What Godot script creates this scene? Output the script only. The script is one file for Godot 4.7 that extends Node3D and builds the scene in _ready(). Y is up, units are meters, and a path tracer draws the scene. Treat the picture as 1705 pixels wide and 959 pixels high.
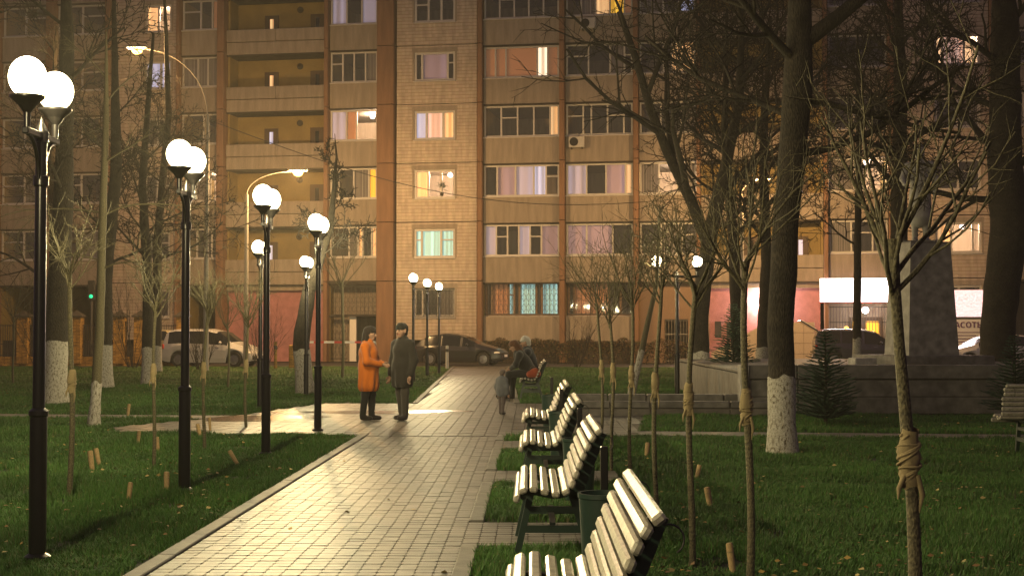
extends Node3D
# A park path at night in front of a panel apartment block. Path runs along -Z, x to the right, metres.

class MB:
	# mesh builder; quad/tri are given counter-clockwise seen from outside
	var v := PackedVector3Array()
	var n := PackedVector3Array()
	var c := PackedColorArray()
	var ix := PackedInt32Array()
	var col := Color(1, 1, 1)
	func vert(p: Vector3, nn: Vector3) -> int:
		v.append(p); n.append(nn); c.append(col)
		return v.size() - 1
	func tri(a: Vector3, b: Vector3, d: Vector3) -> void:
		var nn := (b - a).cross(d - a).normalized()
		var i := vert(a, nn); vert(b, nn); vert(d, nn)
		ix.append_array([i, i + 2, i + 1])
	func quad(a: Vector3, b: Vector3, d: Vector3, e: Vector3) -> void:
		var nn := (d - a).cross(e - b).normalized()
		var i := vert(a, nn); vert(b, nn); vert(d, nn); vert(e, nn)
		ix.append_array([i, i + 2, i + 1, i, i + 3, i + 2])
	func squad(a: Vector3, b: Vector3, d: Vector3, e: Vector3, na: Vector3, nb: Vector3, nd: Vector3, ne: Vector3) -> void:
		var i := vert(a, na); vert(b, nb); vert(d, nd); vert(e, ne)
		ix.append_array([i, i + 2, i + 1, i, i + 3, i + 2])
	func box(o: Vector3, s: Vector3, b := Basis()) -> void:
		var h := s * 0.5
		var p := []
		for k in 8:
			p.append(o + b * Vector3(h.x * (1 if k & 1 else -1), h.y * (1 if k & 2 else -1), h.z * (1 if k & 4 else -1)))
		quad(p[0], p[4], p[6], p[2]); quad(p[1], p[3], p[7], p[5])
		quad(p[0], p[1], p[5], p[4]); quad(p[2], p[6], p[7], p[3])
		quad(p[0], p[2], p[3], p[1]); quad(p[4], p[5], p[7], p[6])
	func span(a: Vector3, b: Vector3) -> void:
		box((a + b) * 0.5, (b - a).abs())
	func cbox(o: Vector3, s: Vector3, r: float, b := Basis()) -> void:
		# chamfered box
		var h := s * 0.5
		var f := func(sx, sy, sz, ax) -> Vector3:
			var q := Vector3(h.x * sx, h.y * sy, h.z * sz)
			if ax != 0: q.x -= r * sx
			if ax != 1: q.y -= r * sy
			if ax != 2: q.z -= r * sz
			return o + b * q
		for sg in [-1, 1]:
			var cor := [[-1, -1], [1, -1], [1, 1], [-1, 1]]
			if sg < 0: cor.reverse()
			var q := []
			for e in cor: q.append(f.call(sg, e[0], e[1], 0))
			quad(q[0], q[1], q[2], q[3])
			q = []
			for e in cor: q.append(f.call(e[1], sg, e[0], 1))
			quad(q[0], q[1], q[2], q[3])
			q = []
			for e in cor: q.append(f.call(e[0], e[1], sg, 2))
			quad(q[0], q[1], q[2], q[3])
		for s1 in [-1, 1]:
			for s2 in [-1, 1]:
				for ax in 3:
					var A: Vector3; var B: Vector3; var C: Vector3; var D: Vector3
					if ax == 0:
						A = f.call(-1, s1, s2, 1); B = f.call(1, s1, s2, 1); C = f.call(1, s1, s2, 2); D = f.call(-1, s1, s2, 2)
					elif ax == 1:
						A = f.call(s1, -1, s2, 0); B = f.call(s1, 1, s2, 0); C = f.call(s1, 1, s2, 2); D = f.call(s1, -1, s2, 2)
					else:
						A = f.call(s1, s2, -1, 0); B = f.call(s1, s2, 1, 0); C = f.call(s1, s2, 1, 1); D = f.call(s1, s2, -1, 1)
					var nn := (C - A).cross(D - B)
					if nn.dot((A + C) * 0.5 - o) < 0: quad(A, D, C, B)
					else: quad(A, B, C, D)
				for s3 in [-1, 1]:
					var A2: Vector3 = f.call(s1, s2, s3, 0); var B2: Vector3 = f.call(s1, s2, s3, 1); var C2: Vector3 = f.call(s1, s2, s3, 2)
					if (B2 - A2).cross(C2 - A2).dot(A2 - o) < 0: tri(A2, C2, B2)
					else: tri(A2, B2, C2)
	func tube(pts: Array, rad: Array, sides := 8, cap := true) -> void:
		var m := pts.size()
		var t := ((pts[1] as Vector3) - (pts[0] as Vector3)).normalized()
		var x := t.cross(Vector3.UP if absf(t.y) < 0.9 else Vector3.RIGHT).normalized()
		var first := 0
		for i in m:
			var a: Vector3 = pts[maxi(i - 1, 0)]
			var b: Vector3 = pts[mini(i + 1, m - 1)]
			t = (b - a).normalized()
			x = (x - t * x.dot(t)).normalized()
			var y := t.cross(x)
			var base := v.size()
			if i == 0: first = base
			for k in sides:
				var g := TAU * k / sides
				var d := x * cos(g) + y * sin(g)
				vert((pts[i] as Vector3) + d * rad[i], d)
			if i > 0:
				var pb := base - sides
				for k in sides:
					var k2 := (k + 1) % sides
					ix.append_array([pb + k, base + k2, pb + k2, pb + k, base + k, base + k2])
		if cap:
			for e in [0, m - 1]:
				var cn: Vector3 = ((pts[1] as Vector3) - (pts[0] as Vector3)).normalized() * -1.0 if e == 0 else t
				var st := first if e == 0 else v.size() - sides - 0
				if e != 0: st = first + (m - 1) * sides
				var ring := []
				for k in sides: ring.append(v[st + k])
				var ci := vert(pts[e], cn)
				var r0 := v.size()
				for k in sides: vert(ring[k], cn)
				for k in sides:
					var k2 := (k + 1) % sides
					if e == 0: ix.append_array([ci, r0 + k, r0 + k2])
					else: ix.append_array([ci, r0 + k2, r0 + k])
	func lathe(prof: Array, segs := 16, o := Vector3.ZERO, b := Basis()) -> void:
		# prof: Vector2(r, y) bottom to top
		for i in prof.size() - 1:
			var p: Vector2 = prof[i]; var q: Vector2 = prof[i + 1]
			var nn := Vector2(q.y - p.y, p.x - q.x).normalized()
			for k in segs:
				var g := TAU * k / segs; var h := TAU * (k + 1) / segs
				var d := Vector3(cos(g), 0, sin(g)); var e := Vector3(cos(h), 0, sin(h))
				var nd := b * (d * nn.x + Vector3.UP * nn.y); var ne := b * (e * nn.x + Vector3.UP * nn.y)
				squad(o + b * (e * p.x + Vector3.UP * p.y), o + b * (d * p.x + Vector3.UP * p.y), o + b * (d * q.x + Vector3.UP * q.y), o + b * (e * q.x + Vector3.UP * q.y), ne, nd, nd, ne)
	func ball(o: Vector3, r: Vector3, segs := 16, rings := 10) -> void:
		for i in rings:
			for k in segs:
				var q := []
				for e in [[i, k + 1], [i, k], [i + 1, k], [i + 1, k + 1]]:
					var a: float = PI * e[0] / rings - PI / 2; var g: float = TAU * e[1] / segs
					q.append(Vector3(cos(a) * cos(g), sin(a), cos(a) * sin(g)))
				squad(o + q[0] * r, o + q[1] * r, o + q[2] * r, o + q[3] * r, (q[0] / r).normalized(), (q[1] / r).normalized(), (q[2] / r).normalized(), (q[3] / r).normalized())
	func prism(poly: PackedVector2Array, xf: Transform3D, depth: float) -> void:
		# polygon in local xy, extruded from z -depth/2 to depth/2
		var ccw := not Geometry2D.is_polygon_clockwise(poly)
		var p := poly.duplicate()
		if not ccw: p.reverse()
		var t := Geometry2D.triangulate_polygon(p)
		var h := depth * 0.5
		for i in range(0, t.size(), 3):
			var a := p[t[i]]; var b := p[t[i + 1]]; var d := p[t[i + 2]]
			if (b - a).cross(d - a) < 0:
				var s := b; b = d; d = s
			tri(xf * Vector3(a.x, a.y, h), xf * Vector3(b.x, b.y, h), xf * Vector3(d.x, d.y, h))
			tri(xf * Vector3(a.x, a.y, -h), xf * Vector3(d.x, d.y, -h), xf * Vector3(b.x, b.y, -h))
		for i in p.size():
			var a := p[i]; var b := p[(i + 1) % p.size()]
			quad(xf * Vector3(a.x, a.y, -h), xf * Vector3(b.x, b.y, -h), xf * Vector3(b.x, b.y, h), xf * Vector3(a.x, a.y, h))
	func mesh() -> ArrayMesh:
		var a := []
		a.resize(Mesh.ARRAY_MAX)
		a[Mesh.ARRAY_VERTEX] = v; a[Mesh.ARRAY_NORMAL] = n; a[Mesh.ARRAY_COLOR] = c; a[Mesh.ARRAY_INDEX] = ix
		var m := ArrayMesh.new()
		m.add_surface_from_arrays(Mesh.PRIMITIVE_TRIANGLES, a)
		return m

class Body:
	# smooth union of tapered capsules, meshed as surface nets
	var pr := []
	func cap(a: Vector3, b: Vector3, ra: float, rb: float, col := Color(0.1, 0.1, 0.1)) -> void:
		pr.append([a, b, ra, rb, col])
	func chain(pts: Array, rads: Array, col: Color) -> void:
		for i in pts.size() - 1: cap(pts[i], pts[i + 1], rads[i], rads[i + 1], col)
	func build(mb: MB, cell: float, k := 0.03) -> void:
		var lo := Vector3.ONE * 1e9; var hi := -lo
		for p in pr:
			for e in 2:
				var r: float = p[2 + e] + cell * 3
				lo = lo.min(p[e] - Vector3.ONE * r); hi = hi.max(p[e] + Vector3.ONE * r)
		var nx := int(ceil((hi.x - lo.x) / cell)) + 2; var ny := int(ceil((hi.y - lo.y) / cell)) + 2; var nz := int(ceil((hi.z - lo.z) / cell)) + 2
		var f := PackedFloat32Array(); f.resize(nx * ny * nz); f.fill(1.0)
		var best := PackedFloat32Array(); best.resize(nx * ny * nz); best.fill(9.0)
		var own := PackedInt32Array(); own.resize(nx * ny * nz)
		for pi in pr.size():
			var p: Array = pr[pi]
			var a: Vector3 = p[0]; var b: Vector3 = p[1]; var ra: float = p[2]; var rb: float = p[3]
			var m: float = maxf(ra, rb) + k + cell * 2.5
			var l0 := ((a.min(b) - Vector3.ONE * m - lo) / cell).floor(); var h0 := ((a.max(b) + Vector3.ONE * m - lo) / cell).ceil()
			var ab := b - a; var ll := maxf(ab.length_squared(), 1e-9)
			for z in range(maxi(0, int(l0.z)), mini(nz - 1, int(h0.z)) + 1):
				for y in range(maxi(0, int(l0.y)), mini(ny - 1, int(h0.y)) + 1):
					var q := (z * ny + y) * nx
					for x in range(maxi(0, int(l0.x)), mini(nx - 1, int(h0.x)) + 1):
						var w := lo + Vector3(x, y, z) * cell
						var t := clampf((w - a).dot(ab) / ll, 0.0, 1.0)
						var d := w.distance_to(a + ab * t) - lerpf(ra, rb, t)
						var g := f[q + x]
						var h := maxf(k - absf(g - d), 0.0) / k
						f[q + x] = minf(g, d) - h * h * k * 0.25
						if d < best[q + x]:
							best[q + x] = d; own[q + x] = pi
		var id := {}
		for z in nz - 1:
			for y in ny - 1:
				for x in nx - 1:
					var q := (z * ny + y) * nx + x
					var neg := 0
					var s := Vector3.ZERO; var cnt := 0
					var fv := [f[q], f[q + 1], f[q + nx], f[q + nx + 1], f[q + nx * ny], f[q + nx * ny + 1], f[q + nx * ny + nx], f[q + nx * ny + nx + 1]]
					for e in fv: if e < 0: neg += 1
					if neg == 0 or neg == 8: continue
					for e in [[0, 1], [2, 3], [4, 5], [6, 7], [0, 2], [1, 3], [4, 6], [5, 7], [0, 4], [1, 5], [2, 6], [3, 7]]:
						var u: float = fv[e[0]]; var w2: float = fv[e[1]]
						if (u < 0) != (w2 < 0):
							var t2 := u / (u - w2)
							var A := Vector3(e[0] & 1, (e[0] >> 1) & 1, e[0] >> 2); var B := Vector3(e[1] & 1, (e[1] >> 1) & 1, e[1] >> 2)
							s += A.lerp(B, t2); cnt += 1
					var gr := Vector3(fv[1] + fv[3] + fv[5] + fv[7] - fv[0] - fv[2] - fv[4] - fv[6], fv[2] + fv[3] + fv[6] + fv[7] - fv[0] - fv[1] - fv[4] - fv[5], fv[4] + fv[5] + fv[6] + fv[7] - fv[0] - fv[1] - fv[2] - fv[3]).normalized()
					mb.col = pr[own[q]][4]
					id[q] = mb.vert(lo + (Vector3(x, y, z) + s / cnt) * cell, gr)
		for z in range(1, nz - 1):
			for y in range(1, ny - 1):
				for x in range(1, nx - 1):
					var q := (z * ny + y) * nx + x
					var s0 := f[q] < 0
					for ax in 3:
						var st: int = [1, nx, nx * ny][ax]
						var s1 := f[q + st] < 0
						if s0 == s1: continue
						var o1: int = [nx, nx * ny, 1][ax]; var o2: int = [nx * ny, 1, nx][ax]
						if not (id.has(q) and id.has(q - o1) and id.has(q - o2) and id.has(q - o1 - o2)): continue
						var a: int = id[q - o1 - o2]; var b: int = id[q - o2]; var c2: int = id[q]; var d2: int = id[q - o1]
						if s0: mb.ix.append_array([a, c2, b, a, d2, c2])
						else: mb.ix.append_array([a, b, c2, a, c2, d2])
		mb.col = Color(1, 1, 1)

var names := {}
var M := {}
var T := {}

func numbered(called: String) -> String:
	var k: int = names.get(called, 0)
	names[called] = k + 1
	return called if k == 0 else "%s_%03d" % [called, k]

func tag(o: Node, label: String, category: String, group := "", kind := "") -> Node:
	if label: o.set_meta("label", label)
	if category: o.set_meta("category", category)
	if group: o.set_meta("group", group)
	if kind: o.set_meta("kind", kind)
	return o

func thing(called: String, label: String, category: String, at := Vector3.ZERO, turn := 0.0, group := "") -> Node3D:
	var o := Node3D.new()
	o.name = numbered(called)
	add_child(o)
	o.position = at
	o.rotation.y = turn
	tag(o, label, category, group)
	return o

func part(called: String, mb: MB, m: Material, parent: Node) -> MeshInstance3D:
	return inst(called, mb.mesh(), m, parent)

func inst(called: String, mesh: Mesh, m: Material, parent: Node) -> MeshInstance3D:
	var o := MeshInstance3D.new()
	o.mesh = mesh
	o.material_override = m
	o.name = numbered(called) if parent == self else called
	parent.add_child(o, true)
	return o

func lin(r: float, g: float, b: float) -> Color:
	return Color(r, g, b).linear_to_srgb()

func noise_tex(kind: String) -> Texture2D:
	if T.has(kind): return T[kind]
	var n := FastNoiseLite.new()
	var t := NoiseTexture2D.new()
	t.width = 512; t.height = 512; t.seamless = true; t.normalize = true
	var g := Gradient.new()
	var lo := 0.6; var hi := 1.0
	n.fractal_type = FastNoiseLite.FRACTAL_FBM; n.fractal_octaves = 4
	n.seed = kind.hash() % 1000
	match kind:
		"grain": n.frequency = 0.06; lo = 0.62
		"blotch": n.frequency = 0.012; lo = 0.62
		"stain": n.frequency = 0.014; lo = 0.84
		"fine": n.frequency = 0.16; lo = 0.7; n.fractal_octaves = 3
		"cells": n.noise_type = FastNoiseLite.TYPE_CELLULAR; n.frequency = 0.05; lo = 0.25
		"lace": n.frequency = 0.03; n.fractal_octaves = 4
		"barkn": n.frequency = 0.05; lo = 0.3
		"flake": n.frequency = 0.05; lo = 0.12; n.fractal_octaves = 5
	g.offsets = PackedFloat32Array([0.0, 1.0])
	g.colors = PackedColorArray([Color(lo, lo, lo), Color(hi, hi, hi)])
	if kind == "lace":
		g.offsets = PackedFloat32Array([0.0, 0.3, 0.7, 1.0])
		g.colors = PackedColorArray([Color(0.3, 0.3, 0.3), Color(0.5, 0.5, 0.5), Color(0.85, 0.85, 0.85), Color(1, 1, 1)])
	if kind == "flake":
		g.offsets = PackedFloat32Array([0.0, 0.27, 0.4, 1.0])
		g.colors = PackedColorArray([Color(0.36, 0.31, 0.25), Color(0.5, 0.45, 0.38), Color(0.9, 0.9, 0.88), Color(1, 1, 1)])
	t.noise = n; t.color_ramp = g
	T[kind] = t
	return t

func image_tex(kind: String, im: Image) -> Texture2D:
	T[kind] = ImageTexture.create_from_image(im)
	return T[kind]

func mat(key: String, c: Color, rough := 0.8, tex := "", scale := Vector3.ONE, bump := 0.0, tex2 := "", scale2 := 0.2) -> StandardMaterial3D:
	var m := StandardMaterial3D.new()
	m.resource_name = key
	m.albedo_color = c
	m.roughness = rough
	m.vertex_color_use_as_albedo = true
	if tex:
		m.uv1_triplanar = true
		m.uv1_scale = scale
		m.albedo_texture = noise_tex(tex) if not T.has(tex) else T[tex]
		if bump > 0.0:
			m.heightmap_enabled = true
			m.heightmap_scale = bump
			m.heightmap_texture = m.albedo_texture
	if tex2:
		m.detail_enabled = true
		m.detail_blend_mode = BaseMaterial3D.BLEND_MODE_MUL
		m.detail_uv_layer = BaseMaterial3D.DETAIL_UV_2
		m.detail_albedo = noise_tex(tex2)
		m.uv2_triplanar = true
		m.uv2_scale = Vector3.ONE * scale2
	M[key] = m
	return m

func glow(key: String, c: Color, energy: float, tex := "", scale := Vector3.ONE) -> StandardMaterial3D:
	var m := StandardMaterial3D.new()
	m.resource_name = key
	m.albedo_color = c
	m.roughness = 0.9
	m.emission_enabled = true
	m.emission = c
	m.emission_energy_multiplier = energy
	if tex:
		m.uv1_triplanar = true
		m.uv1_scale = scale
		m.emission_operator = BaseMaterial3D.EMISSION_OP_MULTIPLY
		m.emission_texture = noise_tex(tex) if not T.has(tex) else T[tex]
	M[key] = m
	return m

func omni(at: Vector3, c: Color, e: float, size := 0.1, parent: Node = self) -> void:
	var l := OmniLight3D.new()
	l.name = "lamp_glow"
	l.light_color = c
	l.light_energy = e
	l.light_size = size
	l.omni_range = 120.0
	l.omni_attenuation = 2.0
	l.shadow_enabled = true
	parent.add_child(l, true)
	l.position = at

const LAMP_C := Color(1.0, 0.92, 0.69)
const SODIUM_C := Color(1.0, 0.78, 0.50)

func _ready() -> void:
	# ---- camera
	var cam = Camera3D.new()
	cam.name = "camera"
	cam.fov = 22.597
	cam.far = 900.0
	cam.near = 0.1
	add_child(cam)
	cam.position = Vector3(0, 1.55, 0)
	cam.rotation_degrees = Vector3(1.754, 0.752, 0)
	cam.current = true
	# ---- night sky lit by the town, thin haze
	var env = Environment.new()
	env.background_mode = Environment.BG_SKY
	var sky = Sky.new()
	var ps = ProceduralSkyMaterial.new()
	ps.sky_top_color = Color(0.34, 0.28, 0.36)
	ps.sky_horizon_color = Color(0.46, 0.36, 0.42)
	ps.sky_curve = 0.25
	ps.ground_bottom_color = Color(0.08, 0.07, 0.06)
	ps.ground_horizon_color = Color(0.12, 0.10, 0.09)
	sky.sky_material = ps
	env.sky = sky
	env.background_energy_multiplier = 0.7
	env.tonemap_mode = Environment.TONE_MAPPER_LINEAR
	env.tonemap_exposure = 1.2
	env.fog_enabled = true
	env.fog_density = 0.0008
	env.fog_light_color = Color(1.0, 0.97, 0.9)
	env.sdfgi_enabled = true
	env.ssao_enabled = true
	env.ssil_enabled = true
	var we = WorldEnvironment.new()
	we.name = "environment"
	we.environment = env
	add_child(we)
	make_materials()
	ground_and_paths()
	building()
	lamps()
	furniture()
	street_things()
	monument()
	people()
	vegetation()
	lawn()

func make_materials() -> void:
	# tile-faced panel: courses of small tiles with joints
	var im = Image.create(256, 256, false, Image.FORMAT_RGB8)
	var rng = RandomNumberGenerator.new()
	rng.seed = 5
	im.fill(Color(0.72, 0.68, 0.64))
	for r in 8:
		for k in 8:
			var t = rng.randf_range(0.91, 1.0)
			im.fill_rect(Rect2i(k * 32, r * 32 + 4, 32, 28), Color(t, t * rng.randf_range(0.97, 1.0), t * 0.96))
	for r in 8:
		for k in 8:
			im.fill_rect(Rect2i(k * 32, r * 32 + 4, 1, 28), Color(0.88, 0.86, 0.83))
	image_tex("tiles", im)
	# running brick
	im = Image.create(256, 256, false, Image.FORMAT_RGB8)
	im.fill(Color(0.5, 0.48, 0.44))
	for r in 16:
		for k in 5:
			var t = rng.randf_range(0.72, 1.0)
			var o = 0 if r % 2 == 0 else -32
			for w in [0, 256]:
				im.fill_rect(Rect2i(k * 64 + o + w - (256 if k == 4 else 0), r * 16 + 2, 61, 13), Color(t, t * 0.97, t * 0.93))
	image_tex("bricks", im)
	# hanging cloth folds
	im = Image.create(256, 64, false, Image.FORMAT_RGB8)
	var fn = FastNoiseLite.new()
	fn.seed = 9; fn.frequency = 0.05
	for x in 256:
		var g = 0.72 + 0.3 * fn.get_noise_1d(x) + 0.1 * sin(x * TAU / 16.0)
		for y in 64:
			var b = clampf(g + 0.06 * fn.get_noise_2d(x * 2.0, y * 0.5), 0.25, 1.0)
			im.set_pixel(x, y, Color(b, b, b))
	image_tex("folds", im)
	mat("soil", lin(0.035, 0.045, 0.014), 0.95, "grain", Vector3.ONE * 1.3, 2.0, "blotch", 0.12)
	mat("joint", lin(0.13, 0.115, 0.085), 0.95, "grain", Vector3.ONE * 2.0)
	var pv = mat("paver", lin(0.215, 0.2, 0.172), 0.5, "grain", Vector3.ONE * 3.0, 0.25, "blotch", 0.35)
	pv.uv1_world_triplanar = true; pv.uv2_world_triplanar = true
	mat("kerb", lin(0.25, 0.234, 0.2), 0.65, "grain", Vector3.ONE * 3.0, 0.3, "blotch", 0.5)
	mat("asphalt", lin(0.07, 0.065, 0.06), 0.75, "fine", Vector3.ONE * 1.5, 0.4, "blotch", 0.1)
	mat("slab_path", lin(0.27, 0.25, 0.21), 0.7, "grain", Vector3.ONE * 1.5, 0.3, "blotch", 0.3)
	mat("parapet", lin(0.50, 0.425, 0.345), 0.85, "grain", Vector3.ONE * 0.9, 0.3, "stain", 0.12)
	mat("pilaster", lin(0.38, 0.21, 0.12), 0.85, "grain", Vector3.ONE * 0.9, 0.3, "stain", 0.12)
	mat("tilewall", lin(0.52, 0.445, 0.38), 0.55, "tiles", Vector3.ONE * 0.75, 0.5, "stain", 0.12)
	mat("backwall", lin(0.45, 0.33, 0.12), 0.85, "grain", Vector3.ONE * 0.8, 0.0, "stain", 0.12)
	for k in ["parapet", "tilewall", "pilaster"]: M[k].uv2_scale = Vector3(0.5, 0.07, 0.5)
	mat("seam", lin(0.03, 0.025, 0.02), 0.9)
	mat("frame", lin(0.72, 0.69, 0.66), 0.5, "grain", Vector3.ONE * 2.0)
	mat("frame_brown", lin(0.34, 0.22, 0.14), 0.6, "grain", Vector3.ONE * 2.0)
	mat("door_brown", lin(0.10, 0.055, 0.03), 0.6, "grain", Vector3(4, 0.6, 4))
	mat("dim_cloth", lin(0.30, 0.27, 0.25), 0.9, "folds", Vector3(0.8, 0.8, 0.8))
	mat("foundation", lin(0.10, 0.085, 0.07), 0.9, "grain", Vector3.ONE, 0.4, "blotch", 0.3)
	mat("pink", lin(0.70, 0.31, 0.32), 0.8, "grain", Vector3.ONE, 0.2, "stain", 0.3)
	mat("cream_tile", lin(0.60, 0.48, 0.36), 0.5, "grain", Vector3.ONE, 0.1)
	mat("black_metal", lin(0.012, 0.011, 0.011), 0.28, "fine", Vector3.ONE * 3.0)
	mat("dark_metal", lin(0.03, 0.028, 0.026), 0.45)
	mat("galvanised", lin(0.40, 0.37, 0.31), 0.5, "grain", Vector3.ONE * 2.0)
	mat("yellow_brick", lin(0.62, 0.38, 0.09), 0.8, "bricks", Vector3(0.9, 0.9, 0.9), 0.5, "blotch", 0.4)
	mat("stone_grey", lin(0.21, 0.195, 0.175), 0.7, "fine", Vector3.ONE * 2.0, 0.2, "blotch", 0.5)
	mat("stone_pale", lin(0.52, 0.50, 0.45), 0.7, "fine", Vector3.ONE * 2.5, 0.3, "blotch", 0.5)
	mat("granite", lin(0.34, 0.325, 0.295), 0.7, "fine", Vector3.ONE * 2.5, 0.4, "blotch", 0.5)
	mat("stone_dark", lin(0.17, 0.15, 0.13), 0.6, "fine", Vector3.ONE * 2.0, 0.2, "blotch", 0.4)
	mat("bark", lin(0.10, 0.078, 0.05), 0.95, "barkn", Vector3(2.0, 0.45, 2.0), 4.0, "blotch", 0.5)
	mat("young_bark", lin(0.20, 0.172, 0.088), 0.8, "barkn", Vector3(3, 1.6, 3), 0.8)
	mat("whitewash", lin(0.62, 0.59, 0.52), 0.95, "flake", Vector3(1.0, 0.45, 1.0), 1.0, "grain", 1.5)
	mat("burlap", lin(0.42, 0.33, 0.17), 0.95, "fine", Vector3.ONE * 7.0, 1.5)
	mat("stake_wood", lin(0.55, 0.38, 0.18), 0.8, "grain", Vector3(5, 1, 5), 0.5)
	mat("fir_needle", lin(0.04, 0.07, 0.045), 0.8)
	mat("leaf", lin(1, 1, 1), 0.8)
	mat("grass", lin(1, 1, 1), 0.7)
	M.grass.backlight_enabled = true
	M.grass.backlight = Color(0.35, 0.4, 0.2)
	mat("bench_paint", lin(0.76, 0.71, 0.57), 0.3, "grain", Vector3(7, 7, 0.9), 0.2, "blotch", 1.6)
	mat("bench_green", lin(0.012, 0.035, 0.024), 0.42, "fine", Vector3.ONE * 4.0)
	mat("cloth", lin(1, 1, 1), 0.92, "fine", Vector3.ONE * 6.0, 0.4)
	M.cloth.rim_enabled = true; M.cloth.rim = 0.3
	mat("stripe_white", lin(0.75, 0.72, 0.68), 0.5)
	mat("stripe_red", lin(0.5, 0.04, 0.03), 0.5)
	mat("white_paint", lin(0.7, 0.68, 0.62), 0.5, "grain", Vector3.ONE * 2.0)
	mat("tyre", lin(0.015, 0.015, 0.015), 0.85)
	mat("chrome", lin(0.6, 0.6, 0.6), 0.2)
	M.chrome.metallic = 1.0
	mat("rim", lin(0.3, 0.3, 0.3), 0.35)
	M.rim.metallic = 0.8
	mat("tail_red", lin(0.4, 0.02, 0.015), 0.2)
	mat("car_glass", lin(0.012, 0.013, 0.014), 0.06)
	mat("lens", lin(0.7, 0.68, 0.62), 0.08)
	mat("plate", lin(0.65, 0.63, 0.58), 0.5)
	for e in [["car_black", 0.012, 0.012, 0.014], ["car_silver", 0.42, 0.42, 0.43], ["car_beige", 0.42, 0.36, 0.22], ["car_navy", 0.014, 0.014, 0.03], ["car_white", 0.6, 0.58, 0.55]]:
		var cm = mat(e[0], lin(e[1], e[2], e[3]), 0.35)
		cm.clearcoat_enabled = true; cm.clearcoat = 0.8; cm.clearcoat_roughness = 0.08
	var gl = StandardMaterial3D.new()
	gl.resource_name = "pane"
	gl.transparency = BaseMaterial3D.TRANSPARENCY_ALPHA
	gl.albedo_color = Color(0.8, 0.85, 0.9, 0.06)
	gl.roughness = 0.03
	M["pane"] = gl
	var wt = StandardMaterial3D.new()
	wt.resource_name = "water"
	wt.albedo_color = lin(0.03, 0.03, 0.03)
	wt.roughness = 0.2
	M["water"] = wt
	glow("lamp_white", Color(1.0, 0.93, 0.74), 14.0)
	glow("lamp_sodium", Color(1.0, 0.78, 0.38), 9.0)
	glow("sign_white", Color(1.0, 0.93, 0.93), 6.0)
	glow("sign_picture", Color(1.0, 0.86, 0.88), 1.3, "blotch", Vector3.ONE * 1.2)
	glow("signal_green", Color(0.1, 0.9, 0.6), 1.2)
	glow("signal_orange", Color(1.0, 0.7, 0.25), 6.0)
	# lit rooms behind their curtains; the lilac, mauve and bluish ones are painted sky reflections
	glow("room_warm", Color(1.0, 0.80, 0.56), 0.95, "folds", Vector3(0.22, 0.3, 0.22))
	glow("room_pale", Color(0.95, 0.80, 0.74), 0.62, "folds", Vector3(0.22, 0.3, 0.22))
	glow("room_bright", Color(1.0, 0.90, 0.78), 1.9, "folds", Vector3(0.22, 0.3, 0.22))
	glow("sky_reflect_lilac", Color(0.74, 0.72, 0.84), 0.34, "folds", Vector3(0.16, 0.3, 0.16))  # emission painted in for lilac sky mirrored by the glass
	glow("sky_reflect_mauve", Color(0.66, 0.58, 0.66), 0.24, "folds", Vector3(0.1, 0.3, 0.1))  # pinker glow painted in for the same mirrored sky
	glow("bluish_glow", Color(0.78, 0.80, 0.95), 0.75, "folds", Vector3(0.22, 0.3, 0.22))  # glow painted in for bright mirrored sky; also lights the door strips
	glow("room_aqua", Color(0.70, 0.90, 0.90), 0.75, "folds", Vector3(0.3, 0.3, 0.3))
	glow("room_amber", Color(0.74, 0.53, 0.38), 0.17, "grain", Vector3(0.6, 0.2, 0.6))
	glow("room_yellow", Color(1.0, 0.78, 0.25), 0.9, "folds", Vector3(0.22, 0.3, 0.22))

func sheet(called: String, poly: PackedVector2Array, y: float, thick: float, m: Material, parent: Node = self) -> MeshInstance3D:
	# poly in (x, z); top face at y
	var mb = MB.new()
	var p = PackedVector2Array()
	for q in poly: p.append(Vector2(q.x, -q.y))
	mb.prism(p, Transform3D(Basis(Vector3.RIGHT, Vector3.FORWARD, Vector3.UP), Vector3(0, y - thick * 0.5, 0)), thick)
	var o = part(called, mb, m, parent)
	if parent == self: o.set_meta("kind", "structure")
	return o

func octagon_paver(mb: MB, x: float, z: float, w: float, d: float, y: float, cut: float, drop: float) -> void:
	# top face with cut corners and a small bevel round it
	var hx = w * 0.5; var hz = d * 0.5
	var o = [Vector2(-hx + cut, -hz), Vector2(hx - cut, -hz), Vector2(hx, -hz + cut), Vector2(hx, hz - cut), Vector2(hx - cut, hz), Vector2(-hx + cut, hz), Vector2(-hx, hz - cut), Vector2(-hx, -hz + cut)]
	var b = 0.004
	var bx = 0.0008
	var top = []; var low = []
	for q in o:
		top.append(Vector3(x + q.x - signf(q.x) * bx, y, z + q.y - signf(q.y) * b))
		low.append(Vector3(x + q.x, y - drop, z + q.y))
	mb.quad(top[0], top[5], top[4], top[1])
	mb.quad(top[1], top[4], top[3], top[2])
	mb.quad(top[0], top[7], top[6], top[5])
	for k in 8:
		mb.quad(top[k], top[(k + 1) % 8], low[(k + 1) % 8], low[k])

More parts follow.
